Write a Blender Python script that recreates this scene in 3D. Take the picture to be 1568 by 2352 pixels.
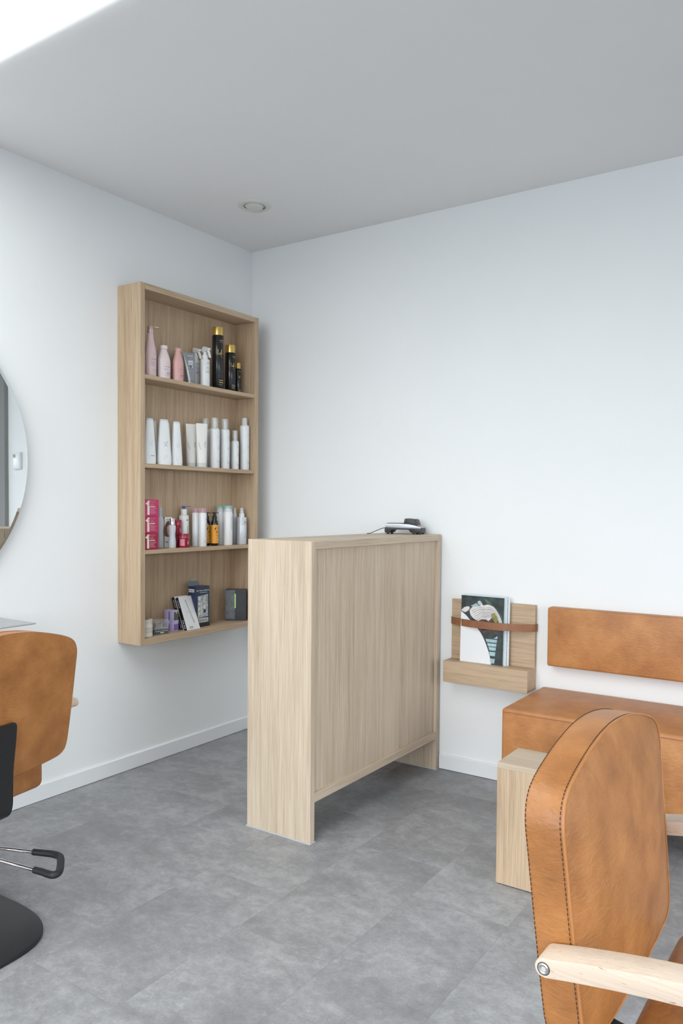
import bpy, bmesh, math, random
from mathutils import Vector, Matrix
random.seed(7)
for o in list(bpy.data.objects): bpy.data.objects.remove(o)
SC = bpy.context.scene
COL = SC.collection
PI = math.pi

# ------------------------------------------------------------------ camera
FL, PX, PY = 1781.65, 836.9, 1218.7
cam = bpy.data.cameras.new('camera'); camo = bpy.data.objects.new('camera', cam); COL.objects.link(camo)
yaw, pitch, roll = 0.5782, -0.0320, 0.0088
f = Vector((-math.sin(yaw)*math.cos(pitch), math.cos(yaw)*math.cos(pitch), math.sin(pitch)))
r0 = Vector((math.cos(yaw), math.sin(yaw), 0)); u0 = r0.cross(f)
r = r0*math.cos(roll)+u0*math.sin(roll); u = -r0*math.sin(roll)+u0*math.cos(roll)
M = Matrix((r, u, -f)).transposed().to_4x4(); M.translation = Vector((2.8506, -3.229, 1.2297))
camo.matrix_world = M
cam.sensor_fit = 'VERTICAL'; cam.sensor_height = 36.0; cam.sensor_width = 24.0
cam.lens = FL/2352*36.0
cam.shift_x = (784-PX)/2352; cam.shift_y = (PY-1176)/2352
cam.clip_start = .02
SC.camera = camo

# ------------------------------------------------------------------ world, lights, exposure
SC.view_settings.view_transform = 'Standard'; SC.view_settings.look = 'None'
SC.view_settings.gamma = 1; SC.view_settings.use_curve_mapping = False
SC.view_settings.exposure = 0.27
W = bpy.data.worlds.new('sky'); SC.world = W; W.use_nodes = True
W.node_tree.nodes['Background'].inputs[0].default_value = (.80, .90, 1, 1)
W.node_tree.nodes['Background'].inputs[1].default_value = 1.0
def area(name, loc, rot, sx, sy, power, color):
    l = bpy.data.lights.new(name, 'AREA'); l.shape = 'RECTANGLE'; l.size = sx; l.size_y = sy; l.energy = power; l.color = color
    o = bpy.data.objects.new(name, l); COL.objects.link(o); o.location = loc; o.rotation_euler = rot
    return o
SKY_EMIT = 3.7
# the open sky above the horizon outside, shining in through the big shop window behind the camera and through the side window
area('window_daylight', (2.3, -12.0, 4.0), (PI/2, 0, 0), 12, 6.0, 1400, (.935, .965, 1))
area('side_window_daylight', (10.5, -2.0, 3.6), (PI/2, 0, PI/2), 10, 5.2, 800, (.93, .965, 1))

# ------------------------------------------------------------------ materials
def nt(m): return m.node_tree.nodes, m.node_tree.links
def base(name, rough=.5, color=(.8,.8,.8), metal=0, spec=.5, **k):
    m = bpy.data.materials.new(name); m.use_nodes = True
    b = m.node_tree.nodes['Principled BSDF']
    b.inputs['Base Color'].default_value = (*color, 1); b.inputs['Roughness'].default_value = rough
    b.inputs['Metallic'].default_value = metal; b.inputs['Specular IOR Level'].default_value = spec
    for n, v in k.items():
        b.inputs[n.replace('_', ' ')].default_value = v
    return m
def noise_on(m, scale=8, amt=.06, bump=0, bscale=None, detail=4, vec=(1,1,1)):
    """procedural colour variation + fine bump on a plain material"""
    N, L = nt(m); b = N['Principled BSDF']; c = b.inputs['Base Color'].default_value[:]
    tc = N.new('ShaderNodeTexCoord'); mp = N.new('ShaderNodeMapping'); mp.inputs['Scale'].default_value = vec
    L.new(tc.outputs['Object'], mp.inputs[0])
    n = N.new('ShaderNodeTexNoise'); n.inputs['Scale'].default_value = scale; n.inputs['Detail'].default_value = detail
    L.new(mp.outputs[0], n.inputs['Vector'])
    r_ = N.new('ShaderNodeValToRGB'); e = r_.color_ramp.elements
    e[0].position = .3; e[1].position = .7
    e[0].color = (*[max(0, x*(1-amt)) for x in c[:3]], 1); e[1].color = (*[min(1, x*(1+amt)) for x in c[:3]], 1)
    L.new(n.outputs[0], r_.inputs[0]); L.new(r_.outputs[0], b.inputs['Base Color'])
    if bump:
        n2 = N.new('ShaderNodeTexNoise'); n2.inputs['Scale'].default_value = bscale or scale*8; n2.inputs['Detail'].default_value = 3
        L.new(mp.outputs[0], n2.inputs['Vector'])
        bp = N.new('ShaderNodeBump'); bp.inputs['Strength'].default_value = bump; bp.inputs['Distance'].default_value = .002
        L.new(n2.outputs[0], bp.inputs['Height']); L.new(bp.outputs[0], b.inputs['Normal'])
    return m
def plain(name, color, rough=.4, metal=0, amt=.03, scale=12, bump=0, **k):
    return noise_on(base(name, rough, color, metal, **k), scale, amt, bump)
def ramp(N, stops):
    r_ = N.new('ShaderNodeValToRGB'); e = r_.color_ramp.elements
    while len(e) < len(stops): e.new(.5)
    for i, (p, c) in enumerate(stops): e[i].position = p; e[i].color = (*c, 1)
    return r_
def wood(name, axis, dark, mid, light, rough=.5, freq=1.0, seed=0.0, cath=1.0, flecks=False):
    """veneer: fine straight grain along the axis plus soft wider figure"""
    m = bpy.data.materials.new(name); m.use_nodes = True; N, L = nt(m); b = N['Principled BSDF']
    b.inputs['Roughness'].default_value = rough; b.inputs['Specular IOR Level'].default_value = .35
    tc = N.new('ShaderNodeTexCoord')
    def mapped(al, ac):
        mp = N.new('ShaderNodeMapping'); s = [ac*freq]*3; s['xyz'.index(axis)] = al*freq
        mp.inputs['Scale'].default_value = s; mp.inputs['Location'].default_value = (seed, seed*1.7, seed*.6)
        L.new(tc.outputs['Object'], mp.inputs[0]); return mp
    def noise(mp, sc, det, rgh=.5, dist=0):
        n = N.new('ShaderNodeTexNoise'); n.inputs['Scale'].default_value = sc; n.inputs['Detail'].default_value = det
        n.inputs['Roughness'].default_value = rgh; n.inputs['Distortion'].default_value = dist
        L.new(mp.outputs[0], n.inputs['Vector']); return n
    fine = noise(mapped(6, 330), 1, 3, .65)
    med = noise(mapped(1.3, 55), 1, 4, .6, .3)
    wide = noise(mapped(.9, 11), 1, 2, .5, .6)
    def mul(a, k):
        x = N.new('ShaderNodeMath'); x.operation = 'MULTIPLY'; L.new(a, x.inputs[0]); x.inputs[1].default_value = k; return x.outputs[0]
    def add(a, c):
        x = N.new('ShaderNodeMath'); x.operation = 'ADD'; L.new(a, x.inputs[0]); L.new(c, x.inputs[1]); return x.outputs[0]
    v = add(add(mul(fine.outputs[0], .46), mul(med.outputs[0], .32)), mul(wide.outputs[0], .22*cath))
    rp = ramp(N, [(.36, dark), (.50, mid), (.64, light)])
    L.new(v, rp.inputs[0])
    out = rp.outputs[0]
    if flecks:
        fl = noise(mapped(60, 420), 1, 2, .5)
        fr = ramp(N, [(.66, (1,1,1)), (.74, (.55,.36,.26))]); L.new(fl.outputs[0], fr.inputs[0])
        mx = N.new('ShaderNodeMix'); mx.data_type = 'RGBA'; mx.blend_type = 'MULTIPLY'; mx.inputs[0].default_value = .7
        L.new(out, mx.inputs[6]); L.new(fr.outputs[0], mx.inputs[7]); out = mx.outputs[2]
    L.new(out, b.inputs['Base Color'])
    bp = N.new('ShaderNodeBump'); bp.inputs['Strength'].default_value = .12; bp.inputs['Distance'].default_value = .001
    L.new(fine.outputs[0], bp.inputs['Height']); L.new(bp.outputs[0], b.inputs['Normal'])
    return m
def leather(name, dark, mid, light, rough=.38, sheen=0.0):
    m = bpy.data.materials.new(name); m.use_nodes = True; N, L = nt(m); b = N['Principled BSDF']
    b.inputs['Specular IOR Level'].default_value = .5
    tc = N.new('ShaderNodeTexCoord')
    n = N.new('ShaderNodeTexNoise'); n.inputs['Scale'].default_value = 9; n.inputs['Detail'].default_value = 7; n.inputs['Roughness'].default_value = .62
    L.new(tc.outputs['Object'], n.inputs['Vector'])
    rp = ramp(N, [(.30, dark), (.5, mid), (.70, light)]); L.new(n.outputs[0], rp.inputs[0]); L.new(rp.outputs[0], b.inputs['Base Color'])
    rr = N.new('ShaderNodeMapRange'); rr.inputs[3].default_value = rough-.06; rr.inputs[4].default_value = rough+.10
    L.new(n.outputs[0], rr.inputs[0]); L.new(rr.outputs[0], b.inputs['Roughness'])
    mp = N.new('ShaderNodeMapping'); mp.inputs['Scale'].default_value = (1, 1, 2.2); mp.inputs['Rotation'].default_value = (.3, .4, .1)
    L.new(tc.outputs['Object'], mp.inputs[0])
    w = N.new('ShaderNodeTexNoise'); w.inputs['Scale'].default_value = 34; w.inputs['Detail'].default_value = 5; w.inputs['Distortion'].default_value = 1.6
    L.new(mp.outputs[0], w.inputs['Vector'])
    v = N.new('ShaderNodeTexVoronoi'); v.feature = 'DISTANCE_TO_EDGE'; v.inputs['Scale'].default_value = 420
    L.new(tc.outputs['Object'], v.inputs['Vector'])
    b1 = N.new('ShaderNodeBump'); b1.inputs['Strength'].default_value = .42; b1.inputs['Distance'].default_value = .004; L.new(w.outputs[0], b1.inputs['Height'])
    b2 = N.new('ShaderNodeBump'); b2.inputs['Strength'].default_value = .10; b2.inputs['Distance'].default_value = .0006
    L.new(v.outputs[0], b2.inputs['Height']); L.new(b1.outputs[0], b2.inputs['Normal']); L.new(b2.outputs[0], b.inputs['Normal'])
    return m

OAKc = ((.345,.240,.150), (.49,.362,.242), (.60,.465,.33))
OAK = {a: wood('oak_veneer_'+a, a, *OAKc, seed=i*3.1) for i, a in enumerate('xyz')}
OAKL = {a: wood('oak_light_'+a, a, (.41,.32,.23), (.545,.445,.335), (.65,.555,.445), seed=5+i*2.3) for i, a in enumerate('xyz')}
BEECH = wood('beech', 'x', (.56,.44,.345), (.64,.525,.425), (.70,.595,.49), rough=.42, flecks=True)
LEATHER = leather('cognac_leather', (.26,.098,.025), (.36,.145,.039), (.46,.200,.060))
LEATHER2 = leather('cognac_bench_leather', (.35,.140,.046), (.45,.190,.062), (.54,.25,.088), rough=.42)
THREAD = plain('dark_thread', (.06,.03,.018), .8)
STRAP = plain('brown_strap_leather', (.27,.115,.055), .5, amt=.12, scale=40, bump=.1)
WALL = noise_on(base('wall_paint', .85, (.83,.85,.86), spec=.2), 3, .008, .05, 240)
CEIL = noise_on(base('ceiling_paint', .9, (.82,.825,.83), spec=.2), 2, .008, .04, 200)
GREYP = noise_on(base('grey_wall_paint', .85, (.28,.28,.28), spec=.2), 3, .02)
SKIRT = noise_on(base('skirting_paint', .45, (.80,.82,.84)), 4, .01)
CAULK = plain('white_sealant', (.50,.52,.55), .6)
BLACK = plain('black_powder_coat', (.012,.013,.016), .42, amt=.1, scale=60, bump=.05)
RUBBER = plain('black_rubber', (.015,.016,.018), .55, amt=.15, scale=80)
CHROME = base('chrome', .08, (.82,.83,.85), 1)
STEEL = noise_on(base('zinc_steel', .28, (.55,.60,.62), 1), 60, .1)
GREYM = plain('grey_laminate', (.34,.35,.36), .35)
WHITEP = plain('white_plastic', (.80,.81,.82), .3)
OFFW = plain('offwhite_plastic', (.66,.68,.64), .5)
MIRROR = base('mirror_silver', .005, (.86,.89,.89), 1)
GLASSEDGE = plain('glass_edge', (.38,.46,.46), .15)
def glassy(name, tint=(1,1,1), alpha=.25, rough=.08):
    m = bpy.data.materials.new(name); m.use_nodes = True; N, L = nt(m); out = N['Material Output']
    b = N['Principled BSDF']; b.inputs['Base Color'].default_value = (*tint, 1); b.inputs['Roughness'].default_value = rough
    t = N.new('ShaderNodeBsdfTransparent'); mx = N.new('ShaderNodeMixShader'); mx.inputs[0].default_value = alpha
    fr = N.new('ShaderNodeTexNoise'); fr.inputs['Scale'].default_value = 20
    mr = N.new('ShaderNodeMapRange'); mr.inputs[3].default_value = alpha*.9; mr.inputs[4].default_value = alpha*1.1
    L.new(fr.outputs[0], mr.inputs[0]); L.new(mr.outputs[0], mx.inputs[0])
    L.new(t.outputs[0], mx.inputs[1]); L.new(b.outputs[0], mx.inputs[2]); L.new(mx.outputs[0], out.inputs[0]); return m
CLEAR = glassy('clear_plastic', (.85,.87,.88), .14)
CLEARW = glassy('clear_overcap', (.82,.84,.86), .40)
PANE = glassy('window_glass', (.9,.95,1), .08)
EM = bpy.data.materials.new('skylight_diffuser'); EM.use_nodes = True
N, L = nt(EM); N.remove(N['Principled BSDF']); e = N.new('ShaderNodeEmission'); e.inputs[0].default_value = (.975,1,.97,1); e.inputs[1].default_value = SKY_EMIT
L.new(e.outputs[0], N['Material Output'].inputs[0])

# floor: vinyl concrete tiles with offset joints
def floor_mat():
    m = bpy.data.materials.new('concrete_look_vinyl'); m.use_nodes = True; N, L = nt(m); b = N['Principled BSDF']
    tc = N.new('ShaderNodeTexCoord')
    sep = N.new('ShaderNodeSeparateXYZ'); L.new(tc.outputs['Object'], sep.inputs[0])
    def mt(op, a, c=None, d=None):
        x = N.new('ShaderNodeMath'); x.operation = op
        for i, q in enumerate((a, c, d)):
            if q is None: continue
            if isinstance(q, (int, float)): x.inputs[i].default_value = q
            else: L.new(q, x.inputs[i])
        return x.outputs[0]
    row = mt('DIVIDE', mt('SUBTRACT', sep.outputs[0], 0.0265), .3272)
    ri = mt('FLOOR', row); rf = mt('SUBTRACT', row, ri)
    colv = mt('DIVIDE', mt('ADD', sep.outputs[1], mt('ADD', mt('MULTIPLY', ri, .2155), .70)), .6544)
    ci = mt('FLOOR', colv); cf = mt('SUBTRACT', colv, ci)
    idn = N.new('ShaderNodeCombineXYZ'); L.new(ri, idn.inputs[0]); L.new(ci, idn.inputs[1])
    wn = N.new('ShaderNodeTexWhiteNoise'); wn.noise_dimensions = '3D'; L.new(idn.outputs[0], wn.inputs[0])
    # per-tile shifted cloudy pattern
    sc = N.new('ShaderNodeVectorMath'); sc.operation = 'SCALE'; sc.inputs[3].default_value = 7; L.new(wn.outputs['Color'], sc.inputs[0])
    ad = N.new('ShaderNodeVectorMath'); ad.operation = 'ADD'; L.new(tc.outputs['Object'], ad.inputs[0]); L.new(sc.outputs[0], ad.inputs[1])
    def noise(s, d, r_=.5, dist=0, vec=None):
        n = N.new('ShaderNodeTexNoise'); n.inputs['Scale'].default_value = s; n.inputs['Detail'].default_value = d
        n.inputs['Roughness'].default_value = r_; n.inputs['Distortion'].default_value = dist
        L.new(vec or ad.outputs[0], n.inputs['Vector']); return n
    mp = N.new('ShaderNodeMapping'); mp.inputs['Scale'].default_value = (1, 1.25, 1); mp.inputs['Rotation'].default_value = (0,0,.35); L.new(ad.outputs[0], mp.inputs[0])
    n1 = noise(3.2, 9, .68, .4, mp.outputs[0]); n2 = noise(21, 7, .78, .3, mp.outputs[0]); n3 = noise(140, 4, .75)
    v = mt('ADD', mt('ADD', mt('MULTIPLY', n1.outputs[0], .46), mt('MULTIPLY', n2.outputs[0], .38)), mt('MULTIPLY', n3.outputs[0], .16))
    v = mt('ADD', v, mt('MULTIPLY', mt('SUBTRACT', wn.outputs['Value'], .5), .03))
    rp = ramp(N, [(.36, (.185,.188,.198)), (.47, (.250,.254,.265)), (.54, (.315,.320,.332)), (.64, (.41,.42,.435))]); L.new(v, rp.inputs[0])
    # joint lines
    dx = mt('MULTIPLY', mt('MINIMUM', rf, mt('SUBTRACT', 1, rf)), .3272)
    dy = mt('MULTIPLY', mt('MINIMUM', cf, mt('SUBTRACT', 1, cf)), .6544)
    dd = mt('MINIMUM', dx, dy)
    jl = mt('LESS_THAN', dd, .0011)
    mx = N.new('ShaderNodeMix'); mx.data_type = 'RGBA'; L.new(mt('MULTIPLY', jl, .22), mx.inputs[0]); L.new(rp.outputs[0], mx.inputs[6]); mx.inputs[7].default_value = (.10,.103,.11,1)
    L.new(mx.outputs[2], b.inputs['Base Color'])
    rr = N.new('ShaderNodeMapRange'); rr.inputs[3].default_value = .36; rr.inputs[4].default_value = .52; L.new(n2.outputs[0], rr.inputs[0]); L.new(rr.outputs[0], b.inputs['Roughness'])
    b.inputs['Specular IOR Level'].default_value = .4
    bp = N.new('ShaderNodeBump'); bp.inputs['Strength'].default_value = .12; bp.inputs['Distance'].default_value = .001; L.new(n3.outputs[0], bp.inputs['Height']); L.new(bp.outputs[0], b.inputs['Normal'])
    return m
FLOOR = floor_mat()

# ------------------------------------------------------------------ mesh helpers
def new(name, bm, mats, parent=None, smooth=30, kind=None, label=None, cat=None, group=None, loc=None, rot=None):
    me = bpy.data.meshes.new(name); bm.normal_update(); bm.to_mesh(me); bm.free()
    for m in (mats if isinstance(mats, (list, tuple)) else [mats]): me.materials.append(m)
    if smooth:
        for p in me.polygons: p.use_smooth = True
        me.set_sharp_from_angle(angle=math.radians(smooth))
    o = bpy.data.objects.new(name, me); COL.objects.link(o)
    if parent: o.parent = parent
    if loc: o.location = loc
    if rot: o.rotation_euler = rot
    if kind: o['kind'] = kind
    if label: o['label'] = label
    if cat: o['category'] = cat
    if group: o['group'] = group
    return o
def thing(name, label, cat, loc=(0,0,0), rz=0, group=None):
    o = bpy.data.objects.new(name, None); COL.objects.link(o); o.location = loc; o.rotation_euler = (0,0,rz)
    o.empty_display_size = .05; o['label'] = label; o['category'] = cat
    if group: o['group'] = group
    return o
def dup(root, label=None, loc=None, rot=None, group=None):
    r_ = root.copy(); COL.objects.link(r_)
    if loc is not None: r_.location = loc
    if rot is not None: r_.rotation_euler = rot
    if label: r_['label'] = label
    if group: r_['group'] = group
    for ch in list(root.children):
        c = ch.copy(); COL.objects.link(c); c.parent = r_
        for g in list(ch.children):
            d = g.copy(); COL.objects.link(d); d.parent = c
    return r_
def B(): return bmesh.new()
def box(bm, x0, x1, y0, y1, z0, z1, bev=0, seg=2, mi=0):
    r_ = bmesh.ops.create_cube(bm, size=1); vs = r_['verts']
    for v in vs: v.co = Vector(((x0+x1)/2+v.co.x*(x1-x0), (y0+y1)/2+v.co.y*(y1-y0), (z0+z1)/2+v.co.z*(z1-z0)))
    fs = {f_ for v in vs for f_ in v.link_faces}
    for f_ in fs: f_.material_index = mi
    if bev:
        es = list({e_ for v in vs for e_ in v.link_edges})
        bmesh.ops.bevel(bm, geom=es, offset=bev, segments=seg, profile=.5, affect='EDGES')
    return bm
def lathe(bm, prof, n=32, cx=0, cy=0, sx=1, sy=1, mi=0, caps=True, z=0):
    rings = []
    for (rr_, zz) in prof:
        rings.append([bm.verts.new((cx+sx*rr_*math.cos(2*PI*i/n), cy+sy*rr_*math.sin(2*PI*i/n), z+zz)) for i in range(n)])
    for a, b_ in zip(rings, rings[1:]):
        for i in range(n):
            f_ = bm.faces.new((a[i], a[(i+1)%n], b_[(i+1)%n], b_[i])); f_.material_index = mi
    if caps:
        f_ = bm.faces.new(list(reversed(rings[0]))); f_.material_index = mi
        f_ = bm.faces.new(rings[-1]); f_.material_index = mi
    return bm
def tube(bm, pts, rad, n=12, closed=False, mi=0, caps=True):
    pts = [Vector(p) for p in pts]; rings = []; m = len(pts); prev = None
    for i, p in enumerate(pts):
        a = pts[(i-1) % m] if (closed or i > 0) else p; c = pts[(i+1) % m] if (closed or i < m-1) else p
        t = (c-a).normalized()
        if prev is None:
            nrm = t.orthogonal().normalized()
        else:
            nrm = (prev - t*prev.dot(t)).normalized()
        prev = nrm; bn = t.cross(nrm)
        rd = rad[i] if isinstance(rad, (list, tuple)) else rad
        rings.append([bm.verts.new(p+(nrm*math.cos(2*PI*k/n)+bn*math.sin(2*PI*k/n))*rd) for k in range(n)])
    prs = list(zip(rings, rings[1:])) + ([(rings[-1], rings[0])] if closed else [])
    for a, b_ in prs:
        for k in range(n):
            f_ = bm.faces.new((a[k], a[(k+1)%n], b_[(k+1)%n], b_[k])); f_.material_index = mi
    if caps and not closed:
        bm.faces.new(list(reversed(rings[0]))); bm.faces.new(rings[-1])
    return bm
def prism(bm, poly, axis, a, b_, bev=0, mi=0, seg=2):
    """poly: 2D points; axis: extrude axis; the other two axes in xyz order"""
    def P(p, t):
        if axis == 'x': return (t, p[0], p[1])
        if axis == 'y': return (p[0], t, p[1])
        return (p[0], p[1], t)
    v0 = [bm.verts.new(P(p, a)) for p in poly]; v1 = [bm.verts.new(P(p, b_)) for p in poly]
    fs = [bm.faces.new(v0), bm.faces.new(list(reversed(v1)))]
    n = len(poly)
    for i in range(n): fs.append(bm.faces.new((v0[i], v1[i], v1[(i+1)%n], v0[(i+1)%n])))
    for f_ in fs: f_.material_index = mi
    bmesh.ops.recalc_face_normals(bm, faces=fs)
    if bev:
        es = list({e_ for f_ in fs[:2] for e_ in f_.edges})
        bmesh.ops.bevel(bm, geom=es, offset=bev, segments=seg, profile=.5, affect='EDGES')
    return bm
def slab(bm, quad):
    """flat quad face from 4 points"""
    return bm.faces.new([bm.verts.new(p) for p in quad])
def catmull(pts, n=8, closed=False):
    P = [Vector(p) for p in pts]; out = []; m = len(P)
    for i in range(m if closed else m-1):
        p0 = P[(i-1) % m] if (closed or i > 0) else P[0]; p1 = P[i]; p2 = P[(i+1) % m]; p3 = P[(i+2) % m] if (closed or i < m-2) else P[-1]
        for k in range(n):
            t = k/n
            out.append(.5*((2*p1)+(-p0+p2)*t+(2*p0-5*p1+4*p2-p3)*t*t+(-p0+3*p1-3*p2+p3)*t**3))
    if not closed: out.append(P[-1])
    return out
_TX = {}
def text_bm(s, h, vertical=False, align='C', bm=None, fn=None, squeeze=1.0, mi=0, bold=0.0):
    """flat lettering (about h tall) mapped by fn(tx, ty) to 3D"""
    if s not in _TX:
        c = bpy.data.curves.new('t', 'FONT'); c.body = s; c.resolution_u = 2; c.size = 1; c.offset = 0
        o = bpy.data.objects.new('t', c); COL.objects.link(o)
        dg = bpy.context.evaluated_depsgraph_get(); dg.update()
        me = o.evaluated_get(dg).to_mesh()
        vs = [v.co.copy() for v in me.vertices]; fs = [tuple(p.vertices) for p in me.polygons]
        o.evaluated_get(dg).to_mesh_clear()
        bpy.data.objects.remove(o); bpy.data.curves.remove(c)
        _TX[s] = (vs, fs)
    vs, fs = _TX[s]
    x0 = min(v.x for v in vs); x1 = max(v.x for v in vs); y1 = max(v.y for v in vs); k = h/.72
    bm = bm or B(); nv = []
    for v in vs:
        tx = (v.x-(x0+x1)/2 if align == 'C' else v.x-x0)*k*squeeze; ty = (v.y-.36)*k
        if vertical: tx, ty = -ty, tx
        nv.append(bm.verts.new(fn(tx, ty)))
    for f_ in fs:
        try:
            g = bm.faces.new([nv[i] for i in f_]); g.material_index = mi
        except ValueError: pass
    return bm
def cyl_fn(R, z0, eps=.0004, phi=0):
    return lambda tx, ty: ((R+eps)*math.cos(phi+tx/R), (R+eps)*math.sin(phi+tx/R), z0+ty)
def flat_fn(x, y0, z0):            # on a face whose normal is +x
    return lambda tx, ty: (x, y0+tx, z0+ty)
def patch(bm, fn, x0, x1, y0, y1, n=8, mi=0):
    """a curved rectangular label patch"""
    a = [bm.verts.new(fn(x0+(x1-x0)*i/n, y0)) for i in range(n+1)]; b_ = [bm.verts.new(fn(x0+(x1-x0)*i/n, y1)) for i in range(n+1)]
    for i in range(n):
        f_ = bm.faces.new((a[i], a[i+1], b_[i+1], b_[i])); f_.material_index = mi
    return bm

# ------------------------------------------------------------------ room shell
H = 2.6
XR, YB = 4.4, -5.2
YS0, YS1, XS0, XS1 = -1.80, -4.6, .10, 2.1          # skylight well
bm = B(); box(bm, -.15, XR+.15, YB-.15, .15, -.12, 0); new('floor', bm, FLOOR, kind='structure', smooth=0)
bm = B(); box(bm, -.15, 0, YB-.15, .15, 0, H+.35); new('wall_left', bm, WALL, kind='structure', smooth=0)
bm = B(); box(bm, 0, XR+.15, 0, .15, 0, H+.35); new('wall_back', bm, WALL, kind='structure', smooth=0)
# grey return wall at the far end of the waiting bench (seen in the mirror)
bm = B(); box(bm, 2.52, 3.95, -.03, 0, 0, H); new('wall_return', bm, GREYP, kind='structure', smooth=0)
# right wall with a window opening, rear wall with the shop window
wy0, wy1 = -3.4, -.6
bm = B()
box(bm, XR, XR+.15, YB-.15, wy0, 0, H+.35); box(bm, XR, XR+.15, wy1, 0, 0, H+.35)
box(bm, XR, XR+.15, wy0, wy1, 0, .12); box(bm, XR, XR+.15, wy0, wy1, 1.95, H+.35)
new('wall_right', bm, WALL, kind='structure', smooth=0)
bm = B()
box(bm, 0, .5, YB-.15, YB, 0, H+.35); box(bm, 4.1, XR, YB-.15, YB, 0, H+.35)
box(bm, .5, 4.1, YB-.15, YB, 0, .08); box(bm, .5, 4.1, YB-.15, YB, 2.3, H+.35)
new('wall_rear', bm, WALL, kind='structure', smooth=0)
for (nm, a) in (('window_1', (.5, 4.1, YB-.10, YB-.05, .08, 2.3, 'x')), ('window_2', (XR+.05, XR+.10, wy0, wy1, .12, 1.95, 'y'))):
    x0, x1, y0, y1, z0, z1, d = a
    bm = B(); w = .05
    box(bm, x0, x1, y0, y1, z0, z0+w); box(bm, x0, x1, y0, y1, z1-w, z1)
    if d == 'x':
        for q in (x0, (x0+x1)/2-w/2, x1-w): box(bm, q, q+w, y0, y1, z0+w, z1-w)
    else:
        for q in (y0, (y0+y1)/2-w/2, y1-w): box(bm, x0, x1, q, q+w, z0+w, z1-w)
    wo = new(nm, bm, plain(nm+'_frame_paint', (.25,.26,.27), .4), kind='structure', smooth=0)
    bm = B()
    if d == 'x': box(bm, x0+w, x1-w, (y0+y1)/2-.004, (y0+y1)/2+.004, z0+w, z1-w)
    else: box(bm, (x0+x1)/2-.004, (x0+x1)/2+.004, y0+w, y1-w, z0+w, z1-w)
    new('pane', bm, PANE, wo, smooth=0)
# ceiling with a rounded lip round the skylight well
bm = B(); R = .05; n = 8; T = .16
def cring(o_, z): return [bm.verts.new(p) for p in ((XS0-o_, YS0+o_, z), (XS1+o_, YS0+o_, z), (XS1+o_, YS1-o_, z), (XS0-o_, YS1-o_, z))]
outer = [bm.verts.new(p) for p in ((-.15, .15, H), (XR+.15, .15, H), (XR+.15, YB-.15, H), (-.15, YB-.15, H))]
rings = [cring(R*(1-math.sin(t*PI/2/n)), H+R*(1-math.cos(t*PI/2/n))) for t in range(n+1)] + [cring(0, H+T)]
rings = [outer]+rings
for a, b_ in zip(rings, rings[1:]):
    for i in range(4): bm.faces.new((a[i], a[(i+1)%4], b_[(i+1)%4], b_[i]))
up = [bm.verts.new((v.co.x, v.co.y, H+T)) for v in outer]
for i in range(4): bm.faces.new((outer[(i+1)%4], outer[i], up[i], up[(i+1)%4])); bm.faces.new((up[(i+1)%4], up[i], rings[-1][i], rings[-1][(i+1)%4]))
bmesh.ops.recalc_face_normals(bm, faces=bm.faces)
new('ceiling', bm, CEIL, kind='structure', smooth=40)
bm = B(); box(bm, XS0-.02, XS1+.02, YS1-.02, YS0+.02, H+T, H+T+.01); new('window_3', bm, EM, kind='structure', smooth=0)
# baseboards
bh, bt = .0687, .012
bm = B(); prism(bm, [(0,.002), (bt,.002), (bt, bh-.004), (bt-.004, bh), (0, bh)], 'y', YB, -bt); new('baseboard_left', bm, SKIRT, kind='structure', smooth=0)
bm = B(); prism(bm, [(0,.002), (-bt,.002), (-bt, bh-.004), (-bt+.004, bh), (0, bh)], 'x', 1.18, 2.519); new('baseboard_back', bm, SKIRT, kind='structure', smooth=0)
bm = B(); prism(bm, [(0,.002), (-bt,.002), (-bt, bh-.004), (-bt+.004, bh), (0, bh)], 'x', 0, .874); new('baseboard_corner', bm, SKIRT, kind='structure', smooth=0)
# ceiling spot
t = thing('ceiling_spotlight', 'small round off-white recessed spotlight in the grey ceiling near the corner', 'ceiling light', (.4505, -.498, H))
bm = B(); lathe(bm, [(.049,.004), (.0505,-.006), (.056,-.0085), (.068,-.0075), (.0735,-.004), (.0745,0)], 48, caps=False); new('trim_ring', bm, OFFW, t, 60)
bm = B(); lathe(bm, [(.0495,-.004), (.0495,.0)], 48, caps=False); lathe(bm, [(.0, .001), (.0495,.001)], 48, caps=False); new('recess', bm, plain('spot_recess', (.05,.05,.045), .6), t)
bm = B(); lathe(bm, [(.0,-.012), (.030,-.0115), (.040,-.009), (.0435,-.003), (.0435, .0)], 48, caps=False); o = new('lamp_face', bm, OFFW, t, 60)

# ------------------------------------------------------------------ wall shelf unit
CY0, CY1, CZ0, CZ1, CD = -.9027, -.1194, .5977, 2.2023, .1513
SHT = (1.803, 1.4095, 1.0235, .6255)
t = thing('wall_shelf_unit', 'tall open oak shelf unit hung on the left wall, full of hair products', 'shelf unit', (0, CY0, CZ0))
def P_(nm, a, m, bev=.0012, lab=None, par=None):
    bm = B(); box(bm, *a, bev=bev, seg=1)
    for v in bm.verts: v.co -= Vector((0, CY0, CZ0))
    return new(nm, bm, m, par or t, 25, label=lab)
ct = .0265
P_('side_panel', (.0005, CD, CY0, CY0+ct, CZ0, CZ1), OAK['z']); P_('side_panel', (.0005, CD, CY1-ct, CY1, CZ0, CZ1), OAK['z'])
P_('top_panel', (.0005, CD, CY0+ct, CY1-ct, CZ1-ct, CZ1), OAK['y']); P_('bottom_panel', (.0005, CD, CY0+ct, CY1-ct, CZ0, SHT[3]), OAK['y'])
P_('back_panel', (.0005, .014, CY0+ct, CY1-ct, SHT[3], CZ1-ct), OAK['z'], 0)
for z in SHT[:3]: P_('shelf', (.014, CD-.003, CY0+ct, CY1-ct, z-.0185, z), OAK['y'], .0008)

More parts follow.
